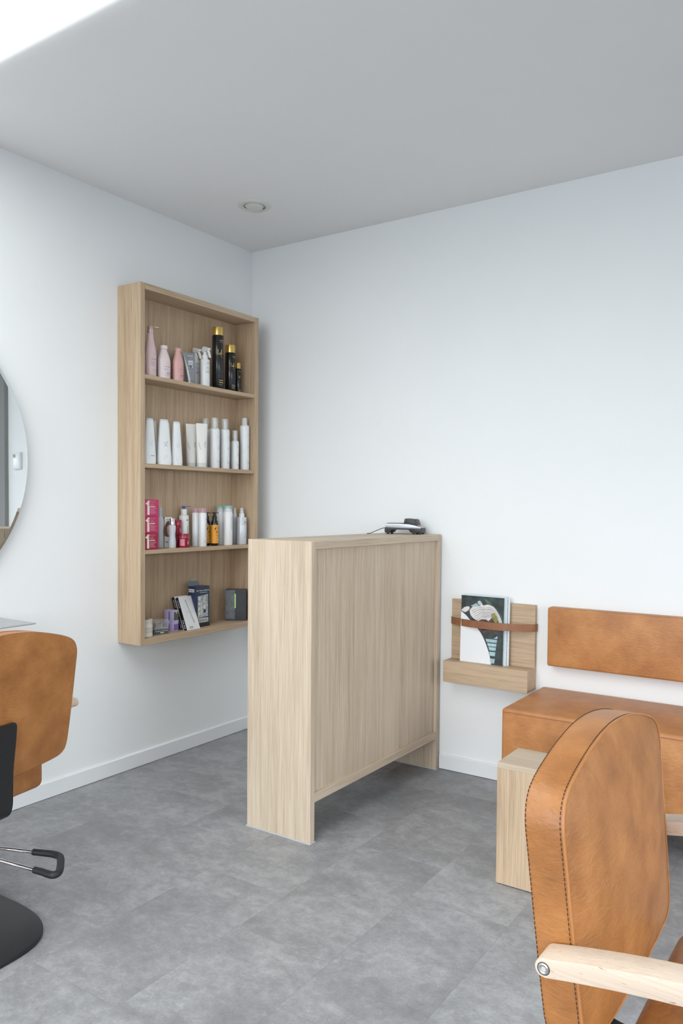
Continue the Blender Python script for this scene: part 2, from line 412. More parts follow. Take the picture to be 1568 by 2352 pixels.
# ------------------------------------------------------------------ reception counter
X0, X1, CL, CHh, pt = .8755, 1.1773, 1.0097, 1.10, .0275
t = thing('reception_counter', 'narrow high oak reception counter standing out from the back wall', 'counter', (X0, -CL, 0))
def Q_(nm, a, m, bev=.0012, lab=None):
    bm = B(); box(bm, *a, bev=bev, seg=1)
    for v in bm.verts: v.co -= Vector((X0, -CL, 0))
    return new(nm, bm, m, t, 25, label=lab)
Q_('end_panel', (X0, X1, -CL, -CL+pt, .003, CHh), OAKL['z']); Q_('end_panel', (X0, X1, -.040, -.013, .003, CHh), OAKL['z'])
Q_('top_board', (X0+.0185, X1, -CL+pt+.0003, -.0402, CHh-.029, CHh), OAKL['y'])
Q_('bottom_board', (X0+.0185, X1-.001, -CL+pt+.0003, -.0402, .145, .1785), OAKL['y'])
Q_('front_panel', (X1-.032, X1-.014, -CL+pt+.0003, -.0402, .1785, CHh-.029), OAKL['z'], 0)
dm = (-CL-.04)/2+pt/2
Q_('door', (X0+.0003, X0+.018, -CL+pt+.002, dm-.0012, .147, CHh-.0005), OAKL['z']); Q_('door', (X0+.0003, X0+.018, dm+.0012, -.042, .147, CHh-.0005), OAKL['z'])
Q_('inner_shelf', (X0+.02, X1-.032, -CL+pt+.0003, -.0402, .62, .64), OAKL['y'])
for a in ((-CL-.0025, -CL+pt+.002), (-.042, -.0125)):
    bm = B(); box(bm, -.0025, X1-X0+.0025, a[0]+CL, a[1]+CL, .0, .0035)
    new('sealant_bead', bm, CAULK, t, 0, label='thin pale sealant line along the floor')

# ------------------------------------------------------------------ magazine rack
RX0, RX1 = 1.2416, 1.6436
t = thing('magazine_rack', 'small oak magazine rack with a brown leather strap on the back wall', 'magazine rack', (RX0, 0, .4363))
def K_(nm, bm, m, sm=25, label=None):
    for v in bm.verts: v.co -= Vector((RX0, 0, .4363))
    return new(nm, bm, m, t, sm, label=label)
K_('back_board', box(B(), RX0, RX1, -.020, -.0005, .4363, .8051, .001, 1), OAK['x'])
K_('ledge', box(B(), RX0, RX1, -.1029, -.0202, .4363, .532, .001, 1), OAK['x'])
sp = catmull([(RX0-.003, .002), (RX0-.004, -.014), (RX0+.010, -.030), (RX0+.055, -.055), (RX0+.13, -.080), (RX0+.22, -.088), (RX0+.30, -.078), (RX0+.36, -.055), (RX1-.008, -.032), (RX1+.004, -.014), (RX1+.003, .002)][0:] and
             [Vector(p).to_3d() for p in ((RX0-.003,-.001), (RX0-.0035,-.016), (RX0+.012,-.031), (RX0+.055,-.053), (RX0+.13,-.076), (RX0+.21,-.083), (RX0+.29,-.076), (RX0+.355,-.054), (RX1-.010,-.031), (RX1+.0035,-.016), (RX1+.003,-.001))], 8)
bm = B(); prev = None
for i, p in enumerate(sp):
    a = sp[max(0, i-1)]; c = sp[min(len(sp)-1, i+1)]; d = (c-a).normalized(); nn = Vector((d.y, -d.x, 0))*.0013
    z0, z1 = .6905, .7225
    q = [bm.verts.new((p+nn*s_).to_2d().to_3d()+Vector((0,0,z))) for s_, z in ((1,z0), (1,z1), (-1,z1), (-1,z0))]
    if prev:
        for k in range(4): bm.faces.new((prev[k], prev[(k+1)%4], q[(k+1)%4], q[k]))
    prev = q
bmesh.ops.recalc_face_normals(bm, faces=bm.faces)
K_('strap', bm, STRAP, 50, 'brown leather strap')

# magazines (lean slightly back, stand on the ledge)
DG = plain('cover_dark_green', (.045,.060,.062), .3, amt=.5, scale=25); GRN = plain('cover_green', (.07,.16,.11), .3, amt=.5, scale=30)
TEAL = plain('cover_teal', (.36,.53,.58), .3, amt=.2, scale=30, ); PALE = plain('cover_pale_skin', (.70,.68,.68), .3, amt=.06, scale=30)
BRN = plain('cover_brown', (.11,.085,.075), .3, amt=.4, scale=60); CWHITE = plain('cover_white', (.80,.82,.85), .28, amt=.01); PGE = plain('page_edges', (.70,.70,.69), .7, amt=.15, scale=300)
OLV = plain('cover_olive', (.30,.30,.10), .3, amt=.5, scale=80)
def magazine(x0, w, h, yb, th, lean, label, front):
    t = thing('magazine', label, 'magazine', (x0, yb, .5322)); t.rotation_euler = (lean, 0, 0); t['group'] = 'magazines in the oak rack'
    new('pages', box(B(), .001, w-.001, .0006, th-.0006, .0006, h-.0008), PGE, t, 0)
    bm = B(); box(bm, 0, w, 0, .0005, 0, h); box(bm, 0, w, th-.0005, th, 0, h); box(bm, -.0004, 0, 0, th, 0, h)
    new('cover', bm, front, t, 0)
    return t
m1 = magazine(1.307, .207, .298, -.064, .0055, -.030, 'front magazine in the rack, white cover with a dark green photograph of a striped face', CWHITE)
# printed picture on the front cover: drawn as thin ink patches (x right, z up)
def ink(parent, name, polys, mats, w, h):
    bm = B()
    for k, (poly, mi, lay) in enumerate(polys):
        vs = [bm.verts.new((px*w, -.0002-.00012*lay, pz*h)) for px, pz in poly]
        try: f_ = bm.faces.new(vs)
        except ValueError: continue
        f_.material_index = mi; f_.normal_update()
        if f_.normal.y > 0: f_.normal_flip()
    return new(name, bm, mats, parent, 0)
def sm(pts, n=6): return [(v.x, v.y) for v in catmull([Vector((a, b_, 0)) for a, b_ in pts], n)]
arc = sm([(.0,.755), (.12,.70), (.24,.62), (.34,.555), (.46,.47), (.56,.36), (.64,.24), (.70,.12), (.735,.0)])
polys = [(arc+[(1,0), (1,1), (0,1)], 0, 0)]
polys.append((sm([(.55,.97), (.72,.90), (.95,.72), (.99,.60), (.93,.62), (.80,.80), (.60,.90), (.55,.97)]), 1, 1))
polys.append((sm([(.20,.775), (.26,.83), (.34,.86), (.40,.925), (.46,.925), (.52,.87), (.62,.885), (.75,.86), (.86,.78), (.95,.66), (.985,.56), (.90,.56), (.80,.60), (.70,.63), (.55,.62), (.36,.64), (.24,.70), (.20,.775)]), 3, 2))
polys.append((sm([(.22,.845), (.32,.88), (.42,.925), (.48,.91), (.44,.86), (.34,.84), (.22,.845)]), 2, 3))
polys.append((sm([(.0,.77), (.08,.82), (.18,.835), (.20,.80), (.10,.745), (.0,.77)]), 3, 2))
polys.append((sm([(.50,.50), (.60,.60), (.74,.70), (.84,.71), (.90,.60), (.92,.50), (.84,.45), (.66,.42), (.56,.44), (.50,.50)]), 4, 3))
polys.append((sm([(.70,.74), (.78,.77), (.86,.70), (.84,.62), (.76,.66), (.70,.74)]), 5, 4))
polys.append((sm([(.36,.585), (.46,.65), (.60,.66), (.68,.60), (.62,.52), (.50,.49), (.42,.52), (.36,.585)]), 4, 3))
for k in range(7):
    o_ = .024*k
    p_ = [(.25+o_*1.1,.775-o_*1.1), (.33+o_,.80-o_), (.44+o_*.6,.835-o_), (.55+o_*.3,.83-o_), (.64,.845-o_), (.75,.83-o_), (.86-o_*.25,.76-o_*.8), (.93-o_*.45,.66-o_*.6), (.97-o_*.5,.57-o_*.3)]
    up_ = sm(p_, 4); polys.append((up_+[(x, z-.0045-.002*(k % 2)) for x, z in reversed(up_)], 4, 5))
polys.append((sm([(.36,.895), (.385,.88), (.43,.855), (.46,.85), (.44,.865), (.40,.885), (.385,.915), (.36,.895)]), 4, 6))
polys.append((sm([(.40,.59), (.46,.625), (.53,.615), (.58,.58), (.55,.55), (.48,.565), (.43,.55), (.40,.59)]), 3, 6))
polys.append((sm([(.50,.44), (.60,.47), (.74,.48), (.86,.45), (.80,.40), (.66,.375), (.56,.385), (.50,.44)]), 0, 6))
for k, (za, zb) in enumerate(((.425,.39), (.375,.33), (.315,.27), (.26,.21), (.19,.13), (.09,.02))):
    xl = .56+.035*k if k < 4 else .68+.02*(k-4)
    polys.append(([(xl, za), (.87-.01*k, za), (.865-.012*k, zb), (xl+.025, zb)], 2, 1))
ink(m1, 'cover_picture', polys, [DG, GRN, TEAL, PALE, BRN, OLV], .207, .298)
m2 = magazine(1.313, .213, .303, -.056, .006, -.030, 'middle magazine in the rack with a pale blue cover and spotted edge', plain('cover_pale_blue', (.58,.68,.72), .3))
m3 = magazine(1.316, .217, .297, -.0475, .007, -.030, 'rearmost magazine in the rack, white with a spotted narrow edge', CWHITE)
bm = B()
for k in range(26):
    z = .012+k*.0108; q = random.uniform(.0015, .0035)
    if random.random() < .72: box(bm, .2129, .2133, .0012, .0046, z, z+q*1.8)
new('edge_print', bm, plain('edge_print_ink', (.20,.13,.15), .5, amt=.5, scale=200), m2, 0)

# ------------------------------------------------------------------ waiting bench, backrest pad, side table
bx0, bx1 = 1.6759, 2.46
t = thing('waiting_bench', 'long cognac leather bench box standing along the back wall', 'bench', (bx0, -.4523, 0))
bm = B(); box(bm, 0, bx1-bx0, 0, .445, .135, .4556, .012, 4)
for v in bm.verts:      # a softly crowned, slightly puckered upholstered top
    x, y, z = v.co
    if z > .44: v.co.z += .000
new('upholstered_box', bm, LEATHER2, t, 35)
bm = B(); tube(bm, [(.006+(bx1-bx0-.012)*i/20, -.0006, .4425) for i in range(21)], .0016, 6); new('seam', bm, plain('seam_leather', (.30,.12,.04), .5), t, 60)
for x in (.10, bx1-bx0-.055):
    for y in (.10, .33): new('plinth_leg', box(B(), x, x+.05, y, y+.05, 0, .1355), BLACK, t, 0)
bm = B(); box(bm, 1.7099, bx1, -.055, -.0005, .5558, .8061, .009, 4)
new('bench_backrest', bm, LEATHER2, label='long cognac leather backrest pad fixed to the wall above the bench', cat='backrest', smooth=35)
tx, ty0, ty1, tz = 1.852, -.8963, -.7146, .40
t = thing('side_table', 'small oak block side table standing on the floor in front of the bench', 'side table', (tx, ty0, 0))
new('top', box(B(), 0, .30, 0, ty1-ty0, tz-.018, tz, .0008, 1), OAKL['x'], t, 25)
new('body', box(B(), 0, .30, 0, ty1-ty0, .003, tz-.0182, .0008, 1), OAK['z'], t, 25)

# ------------------------------------------------------------------ mirror and its shelf
MY, MZ, MR = -1.96, 1.40, .592
t = thing('round_mirror', 'large round frameless mirror on the left wall, cut off at the photo edge', 'mirror', (.022, MY, MZ), math.radians(-1.0))
bm = B(); lathe(bm, [(0,0), (MR-.012,0), (MR,-.0015)], 128, caps=False)
bmesh.ops.rotate(bm, verts=bm.verts, matrix=Matrix.Rotation(PI/2, 3, 'Y')); new('mirror_glass', bm, MIRROR, t, 0)
bm = B(); lathe(bm, [(MR,-.0015), (MR+.0012,-.003), (MR,-.0055), (0,-.0055)], 128, caps=False)
bmesh.ops.rotate(bm, verts=bm.verts, matrix=Matrix.Rotation(PI/2, 3, 'Y')); new('glass_edge', bm, GLASSEDGE, t, 40)
t = thing('styling_shelf', 'thin grey styling shelf on the left wall below the round mirror', 'shelf', (0, -1.515, .7905))
new('shelf_board', box(B(), .0005, .30, -.9, 0, -.005, 0, .0012, 1), GREYM, t, 25)
bm = B(); box(bm, .0005, .22, -.14, -.12, -.045, -.005); box(bm, .0005, .006, -.14, -.12, -.16, -.045); new('bracket', bm, GREYM, t, 0)
# only the mirror shows this one
t = thing('thermostat', 'small white room thermostat with a dark display, seen in the round mirror', 'thermostat', (2.385, -.0005, 1.53))
new('housing', box(B(), -.045, .045, -.022, 0, -.06, .06, .004, 2), WHITEP, t, 30)
new('display', box(B(), .008, .038, -.0235, -.0215, .022, .045), plain('lcd', (.08,.09,.08), .3), t, 0)

# ------------------------------------------------------------------ card terminal
t = thing('card_terminal', 'black and silver card payment terminal on top of the counter', 'card terminal', (1.032, -.096, 1.10), math.radians(14))
TB = plain('terminal_black', (.022,.024,.028), .42, amt=.1, scale=80); TS = plain('terminal_silver', (.50,.53,.58), .32, metal=.3); 
L_, Wd = .175, .085                      # local x = length (front at +x)
bm = B(); prism(bm, [(-.086,.006), (-.062,.006), (-.052,.020), (-.030,.021), (.028,.021), (.038,.008), (.086,.005), (.088,.022), (.086,.030), (-.084,.030), (-.088,.022)], 'y', -Wd/2, Wd/2, .0015); new('base_housing', bm, TB, t, 30)
bm = B(); prism(bm, [(-.085,.0302), (.086,.0262), (.086,.032), (.060,.041), (.030,.0465), (-.02,.0485), (-.083,.0485), (-.086,.045)], 'y', -Wd/2-.001, Wd/2+.001, .003); new('upper_housing', bm, TS, t, 30)
bm = B(); prism(bm, [(-.080,.0486), (-.02,.0488), (.030,.0468), (.045,.0442), (.045,.046), (.030,.0490), (-.02,.0508), (-.078,.0505)], 'y', -Wd/2+.008, Wd/2-.008); new('keypad_panel', bm, TB, t, 30)
bm = B(); prism(bm, [(.002,.0475), (.066,.040), (.058,.066), (.050,.071), (.035,.070), (.020,.073), (.008,.072)], 'y', -Wd/2+.004, Wd/2-.004, .004); new('privacy_shield', bm, TB, t, 30)
for i, c in enumerate(((.62,.05,.05), (.75,.60,.10), (.06,.42,.20))):
    bm = B(); box(bm, .066, .072, -.038+i*.014, -.027+i*.014, .0395, .0425, .0006, 1)
    new('key', bm, plain('key_%s' % ('red','yellow','green')[i], c, .4), t, 30, label='%s key' % ('red','yellow','green')[i])
for x in (-.074, .050, .078):
    for y in (-.032, .032): new('foot', lathe(B(), [(.006,0), (.0065,.002), (.006,.0062)], 12, x, y), RUBBER, t, 40)
pts = catmull([(-.084, -.02, .028), (-.10, -.03, .026), (-.125, -.055, .014), (-.145, -.075, .0035), (-.16, -.083, .0022)], 8)
bm = B(); tube(bm, pts, .0016, 8); new('cable', bm, RUBBER, t, 60)

# ------------------------------------------------------------------ styling chair
def outline(n_c=8):
    """backrest outline (s, z), counter-clockwise from bottom centre"""
    half = [(0,.472), (.10,.475), (.195,.483), (.226,.495), (.2365,.516), (.2405,.545), (.244,.59), (.249,.68), (.2525,.755), (.2535,.793), (.2465,.817), (.231,.8345), (.20,.849), (.15,.8635), (.10,.8745), (.05,.8815)]
    full = half+[(0,.884)]+[(-s, z) for s, z in reversed(half[1:])]
    return [(v.x, v.y) for v in catmull([Vector((a, b_, 0)) for a, b_ in full], 5, closed=True)]
LEAN = math.tan(.0963); TK = .055
def bp(s, z, d):   # point of the back: d = depth behind the front plane
    return Vector((-d-(z-.5)*LEAN, s, z))
def make_chair(label):
    t = thing('styling_chair', label, 'salon chair'); t['group'] = 'cognac leather styling chairs'
    O = outline(); n = len(O); cz = .672
    def ring(bm, k, d): return [bm.verts.new(bp(s*k, cz+(z-cz)*k, d)) for s, z in O]
    bm = B()
    ks = [1, .992, .96, .90, .80, .66, .50, .32, .15]
    def dome(k, amp):      # soft crowned cushion
        return amp*(1-k**2.6)
    fr = [ring(bm, k, -dome(k, .024)) for k in ks]
    re = [ring(bm, k, TK+dome(k, .006)) for k in ks]
    band = [ring(bm, 1.0, 0)] and None
    mid1 = ring(bm, 1.006, TK*.25); mid2 = ring(bm, 1.008, TK*.5); mid3 = ring(bm, 1.006, TK*.75)
    def stitch(a, b_):
        for i in range(n): bm.faces.new((a[i], a[(i+1)%n], b_[(i+1)%n], b_[i]))
    for a, b_ in zip(fr, fr[1:]): stitch(a, b_)
    for a, b_ in zip(re, re[1:]): stitch(b_, a)
    stitch(mid1, fr[0]); stitch(mid2, mid1); stitch(mid3, mid2); stitch(re[0], mid3)
    bm.faces.new(fr[-1]); bm.faces.new(list(reversed(re[-1])))
    bmesh.ops.recalc_face_normals(bm, faces=bm.faces)
    back = new('backrest', bm, LEATHER, t, 50)
    bm = B()
    tube(bm, [bp(s*1.001, cz+(z-cz)*1.001, -.0005) for s, z in O], .0021, 6, closed=True)
    new('piping', bm, plain('piping_leather', (.42,.175,.055), .45), back, 60)
    # stitches run round the side band next to both seams
    for dpt in (.0040, TK-.0012):
        bm = B()
        P = [bp(s*1.0035, cz+(z-cz)*1.0035, dpt) for s, z in O]; acc = 0
        per = sum((P[(i+1)%n]-P[i]).length for i in range(n)); cnt = int(per/.0068)
        def at(dist):
            dist %= per
            for i in range(n):
                l = (P[(i+1)%n]-P[i]).length
                if dist <= l: return P[i].lerp(P[(i+1)%n], dist/l)
                dist -= l
            return P[0]
        for k in range(cnt):
            a, c = at(k*per/cnt), at(k*per/cnt+.0046); tube(bm, [a, c], .0006, 5)
        new('stitching', bm, THREAD, back, 0, kind='stuff')
    # seat
    bm = B(); box(bm, .022, .50, -.228, .228, .372, .462, .022, 4)
    for v in bm.verts:
        x, y, z = v.co
        if z > .44:
            v.co.z += .012*(1-(y/.235)**2)*min(1, (x-.02)/.1)
    seat = new('seat', bm, LEATHER, t, 40)
    bm = B()
    tube(bm, [(.0225, -.20+.4*i/16, .430+.012*(1-((-.20+.4*i/16)/.2)**2)) for i in range(17)], .0016, 6)
    new('piping', bm, plain('seat_piping', (.36,.15,.05), .45), seat, 60)
    # armrests: bowed beech bars bolted to the sides of the back
    for sg in (-1, 1):
        def ctr(x): q = x+.05; return .6215+.22*q-.30*q*q
        top, bot = [], []
        for i in range(25):
            x = -.036+(.40+.036)*i/24; hgt = .0127+.0015*math.sin(PI*i/24)
            z = ctr(x); sl = .22-.6*(x+.05); nx, nz = -sl/math.hypot(1, sl), 1/math.hypot(1, sl)
            top.append((x+nx*hgt, z+nz*hgt)); bot.append((x-nx*hgt, z-nz*hgt))
        x0, z0 = -.036, ctr(-.036)
        cap = [(x0-.0127*math.sin(PI*k/10)*1.0, z0-.0127*math.cos(PI*k/10)) for k in range(1, 10)]
        x1, z1 = .40, ctr(.40)
        cap2 = [(x1+.0127*math.sin(PI*k/8), z1+.0127*math.cos(PI*k/8)) for k in range(1, 8)]
        poly = cap+top+cap2+list(reversed(bot))
        bm = B(); a, b_ = (.2508, .2970) if sg > 0 else (-.2970, -.2508)
        prism(bm, poly, 'y', a, b_, .0022, seg=2)
        arm = new('armrest', bm, BEECH, t, 30)
        yo = sg*.2970
        bm = B(); lathe(bm, [(0,-.0014), (.0030,-.0014), (.0036,.0012), (.0058,.0018), (.0073,.0010), (.0076,-.004)], 28, caps=False)
        bmesh.ops.rotate(bm, verts=bm.verts, matrix=Matrix.Rotation(-PI/2*sg, 3, 'X'))
        bmesh.ops.translate(bm, verts=bm.verts, vec=(-.036, yo, ctr(-.036)))
        bo = new('bolt', bm, STEEL, arm, 40)
        bm = B(); lathe(bm, [(.0077,.0006), (.0087,.0003)], 28, caps=False)
        bmesh.ops.rotate(bm, verts=bm.verts, matrix=Matrix.Rotation(-PI/2*sg, 3, 'X')); bmesh.ops.translate(bm, verts=bm.verts, vec=(-.036, yo, ctr(-.036)))
        new('bolt_hole', bm, RUBBER, arm, 40)
        bm = B(); tube(bm, catmull([(.36, sg*.274, ctr(.36)-.012), (.36, sg*.274, .52), (.35, sg*.262, .43), (.33, sg*.22, .385)], 8), .009, 10)
        new('arm_support', bm, BLACK, arm, 50)
    # back bracket: flat black bar from the back down and under the seat
    c_ = .008
    prof = catmull([(-TK-.0145-.136*LEAN, 0, .636), (-TK-.0145-.08*LEAN, 0, .58), (-TK-.012-.0*LEAN, 0, .50), (-TK-.010, 0, .44), (-TK-.008, 0, .398), (-TK+.004, 0, .372), (-.02, 0, .362), (.10, 0, .360), (.25, 0, .360)], 6)
    bm = B(); hw = .034; prev = None
    for i, p in enumerate(prof):
        a = prof[max(0, i-1)]; c = prof[min(len(prof)-1, i+1)]; d = (c-a).normalized(); nn = Vector((-d.z, 0, d.x))*.0045
        w_ = hw*(.80 if i == 0 else .95 if i == 1 else 1)
        q = [bm.verts.new(p+nn*s_+Vector((0, y_+c_, 0))) for s_, y_ in ((1,-w_), (1,w_), (-1,w_), (-1,-w_))]
        if prev:
            for k in range(4): bm.faces.new((prev[k], prev[(k+1)%4], q[(k+1)%4], q[k]))
        else: bm.faces.new(q)
        prev = q
    bm.faces.new(list(reversed(prev)))
    bmesh.ops.recalc_face_normals(bm, faces=bm.faces)
    new('back_bracket', bm, BLACK, t, 40)
    # pump column, base plate, pump pedal
    bm = B(); lathe(bm, [(.075,.012), (.062,.03), (.050,.06), (.048,.20), (.036,.205), (.034,.34), (.09,.345), (.09,.355)], 32, .25, 0); new('column', bm, CHROME, t, 40)
    return t
def base_plate(parent, off, a, b_, rot, n_=3.2):
    bm = B(); poly = []
    for k in range(72):
        th = 2*PI*k/72; c, s = math.cos(th), math.sin(th)
        x = a*math.copysign(abs(c)**(2/n_), c); y = b_*math.copysign(abs(s)**(2/n_), s)
        poly.append((off[0]+x*math.cos(rot)-y*math.sin(rot), off[1]+x*math.sin(rot)+y*math.cos(rot)))
    prism(bm, poly, 'z', .0, .014, .003, seg=2)
    return new('base_plate', bm, BLACK, parent, 40)
lc = make_chair('cognac leather styling chair at the left edge, seen from behind, near the mirror')
# pedal points given in the chair's frame
TH_L = 3.3076
lc.location = (.803, -2.007, 0); lc.rotation_euler = (0, 0, TH_L)
def to_local(p):
    dx, dy = p[0]-.803, p[1]+2.007
    return Vector((dx*math.cos(TH_L)+dy*math.sin(TH_L), -dx*math.sin(TH_L)+dy*math.cos(TH_L), p[2]))
base_plate(lc, to_local((.622, -2.093, 0)), .338, .238, -TH_L+math.radians(2))
A = [to_local(p) for p in ((.40,-1.925,.135), (.597,-1.844,.15), (.721,-1.796,.15))]; Bq = [to_local(p) for p in ((.40,-1.945,.135), (.674,-1.892,.15), (.834,-1.868,.15))]
ped = new('lever_rod', tube(B(), A, .0055, 12), CHROME, lc, 50); new('lever_rod', tube(B(), Bq, .0055, 12), CHROME, lc, 50)
pp = [to_local(p) for p in ((.706,-1.802,.15), (.735,-1.790,.15), (.770,-1.777,.15), (.800,-1.776,.15), (.826,-1.790,.15), (.868,-1.822,.15), (.888,-1.842,.15), (.890,-1.858,.15), (.872,-1.864,.15), (.845,-1.866,.15), (.815,-1.871,.15))]
pp = catmull(pp, 6)
bm = B(); tube(bm, pp, [.0095+.0015*math.sin(PI*i/(len(pp)-1)) for i in range(len(pp))], 14); new('pedal_grip', bm, RUBBER, ped, 60, label='black rubber pedal grip')
for c in lc.children:
    if c.name.split('.')[0] in ('backrest', 'seat', 'armrest', 'back_bracket'): c.location.z = -.014
rc = dup(lc, 'cognac leather styling chair in the right foreground with pale beech armrests', (2.5485, -1.9651, 0), (0, 0, -.0241))
for c in rc.children: c.location.z = 0

# ------------------------------------------------------------------ hair products
def hp(name, label, cat, x, y, shelf, rz=0, group=None):
    return thing(name, label, cat, (x, y, SHT[shelf]+.0003), rz, group)
def rings(*a): return list(a)
INK = plain('ink_dark', (.06,.06,.08), .5); INKG = plain('ink_grey', (.38,.38,.40), .5); INKM = plain('ink_magenta', (.42,.05,.22), .5); INKP = plain('ink_purple', (.16,.12,.42), .5)
INKW = plain('ink_white', (.85,.85,.85), .5); GOLD = plain('gold_metal', (.72,.50,.16), .28, metal=.85, amt=.05); GOLDI = plain('ink_gold', (.70,.52,.18), .35, metal=.6)
PINK = plain('pink_plastic', (.74,.55,.56), .28, amt=.04); PINKL = plain('pale_pink_plastic', (.80,.69,.70), .26); SALM = plain('salmon_plastic', (.72,.42,.40), .28); PCAP = plain('rose_metal_cap', (.70,.50,.50), .22, metal=.3)
GTUBE = plain('silver_grey_tube', (.30,.32,.34), .30, metal=.5, amt=.12, scale=90)
BOTW = plain('white_bottle', (.78,.80,.81), .26, amt=.01); BOTC = plain('cream_tube', (.80,.79,.76), .35, amt=.01); GREYW = plain('grey_cap', (.60,.63,.64), .3)
BLKG = plain('gloss_black', (.010,.010,.012), .16, amt=.2, scale=200); BLKP = plain('black_pump', (.013,.014,.016), .4)
MAG = plain('magenta_card', (.50,.030,.12), .35, amt=.08, scale=6); RED = plain('dark_red_gloss', (.30,.010,.030), .22, amt=.1); ORG = plain('orange_label', (.80,.34,.025), .45); PINKL2 = plain('pink_label', (.62,.22,.32), .5)
CREAM = plain('cream_ink', (.72,.72,.60), .4); SILV = plain('silver_cap', (.72,.74,.77), .22, metal=.85); FROST = glassy('frosted_bottle', (.66,.70,.74), .82, .3); TEALP = plain('turquoise_plastic', (.16,.52,.52), .3)
BLUEP = plain('blue_pump', (.05,.07,.36), .3); PINKC = plain('pink_cap', (.55,.16,.26), .35); SKIN = plain('portrait_skin', (.62,.38,.30), .5, amt=.2, scale=60); HAIRB = plain('portrait_hair', (.16,.08,.05), .5, amt=.5, scale=120)
LIL = plain('lilac_card', (.50,.44,.70), .45, amt=.06); LILD = plain('violet_ink', (.20,.14,.42), .45); GRND = plain('plant_print', (.07,.10,.07), .5, amt=.5, scale=200); NAVY = plain('navy_card', (.018,.028,.075), .3, amt=.2, scale=30); BLKC = plain('black_card', (.012,.013,.018), .3, amt=.2); LIME = plain('lime_print', (.42,.75,.22), .45)
GREYV = plain('grey_print', (.40,.43,.46), .35, amt=.45, scale=90); TAPE = plain('cream_tape', (.68,.65,.58), .5); DKB = plain('slate_card', (.09,.10,.12), .35, amt=.2)

def lines(fn, x0, x1, zs, bm=None, h=.0011, jitter=True, mi=0):
    bm = bm or B()
    for z in zs:
        w = (x1-x0)*(random.uniform(.55, 1) if jitter else 1); patch(bm, fn, x0, x0+w, z, z+h, 5, mi)
    return bm
# ---- top shelf
PROF_V = lambda r_, h: [(r_*.86,0), (r_*.97,.003), (r_,.008), (r_,h*.50), (r_*.97,h*.58), (r_*.85,h*.68), (r_*.62,h*.80), (r_*.50,h*.87), (r_*.48,h*.90)]
def round_bottle(x, y, r_, h, label, body_m, cap_m, flare=False, texts=True, capw=.52):
    t = hp('shampoo_bottle', label, 'bottle', x, y, 0, group='bottles on the top shelf')
    bm = B(); lathe(bm, PROF_V(r_, h), 36, sx=.80, sy=1); b_ = new('bottle_body', bm, body_m, t, 50)
    ch = h*.9
    bm = B()
    if flare: lathe(bm, [(r_*.5,ch), (r_*.52,h*.975), (r_*.60,h*.985), (r_*.60,h)], 28)
    else: lathe(bm, [(r_*capw,ch-.001), (r_*capw,h-.001), (r_*capw*.94,h)], 28)
    new('cap', bm, cap_m, t, 40)
    if texts:
        fn = lambda tx, ty: ((r_*.80+.0006)*math.cos(tx/r_), (r_+.0006)*math.sin(tx/r_), ty)
        bm = B(); text_bm("LOREAL", r_*.11, bm=bm, fn=lambda a, c: fn(a, c+h*.46), squeeze=1.1); lines(fn, -r_*.55, r_*.25, [h*(.31-.022*k) for k in range(3)], bm)
        text_bm("LOREAL", r_*.17, bm=bm, fn=lambda a, c: fn(a, c+h*.13)); new('lettering', bm, INKG, b_, 0)
        bm = B(); text_bm("VITAMINO", r_*.15, bm=bm, fn=lambda a, c: fn(a, c+h*.37)); lines(fn, -r_*.2, r_*.6, [h*(.20-.018*k) for k in range(3)], bm); new('lettering', bm, INKM, b_, 0)
    return t
# tall pump bottle
t = hp('pump_bottle', 'tall tapered pink pump bottle at the left end of the top shelf', 'bottle', .100, -.801, 0, group='bottles on the top shelf')
h_, rb = .228, .029
bm = B(); lathe(bm, [(rb*.9,0), (rb,.006), (rb,.10), (rb*.95,.122), (rb*.78,.145), (rb*.58,.170), (rb*.5,.19), (rb*.5,.196)], 36, sx=.8); b_ = new('bottle_body', bm, PINK, t, 50)
bm = B(); lathe(bm, [(.0140,.196), (.0140,.214), (.0120,.216), (.0120,.222)], 24); new('collar', bm, PCAP, t, 40)
bm = B(); lathe(bm, [(.010,.222), (.013,.2235), (.013,.2275), (.010,.229)], 20); prism(bm, [(.0,.2245), (.040,.2215), (.041,.2235), (.0,.2290)], 'y', -.0045, .0045, .0008); bmesh.ops.rotate(bm, verts=bm.verts, matrix=Matrix.Rotation(.55, 3, 'Z'), cent=(0,0,0)); new('pump_head', bm, PCAP, t, 40)
fn = lambda tx, ty: ((rb*.8+.0006)*math.cos(tx/rb), (rb+.0006)*math.sin(tx/rb), ty)
bm = B(); text_bm("SERIE EXPERT", .0028, bm=bm, fn=lambda a, c: fn(a+.004, c+.103)); lines(fn, -.014, .016, [.068-.004*k for k in range(6)], bm); text_bm("LOREAL", .0052, bm=bm, fn=lambda a, c: fn(a+.006, c+.030)); new('lettering', bm, INKG, b_, 0)
bm = B(); text_bm("VITAMINO", .0048, bm=bm, fn=lambda a, c: fn(a+.002, c+.080)); new('lettering', bm, INKM, b_, 0)
round_bottle(.050, -.731, .024, .151, 'pink bottle half hidden behind the tall pump bottle on the top shelf', PINK, PCAP)
round_bottle(.095, -.717, .033, .157, 'pale pink white bottle with plain cap, right of the tall pump bottle', PINKL, PINKL)
round_bottle(.100, -.634, .0285, .158, 'salmon pink bottle with a flared rim beside the grey tube', SALM, SALM, flare=True)
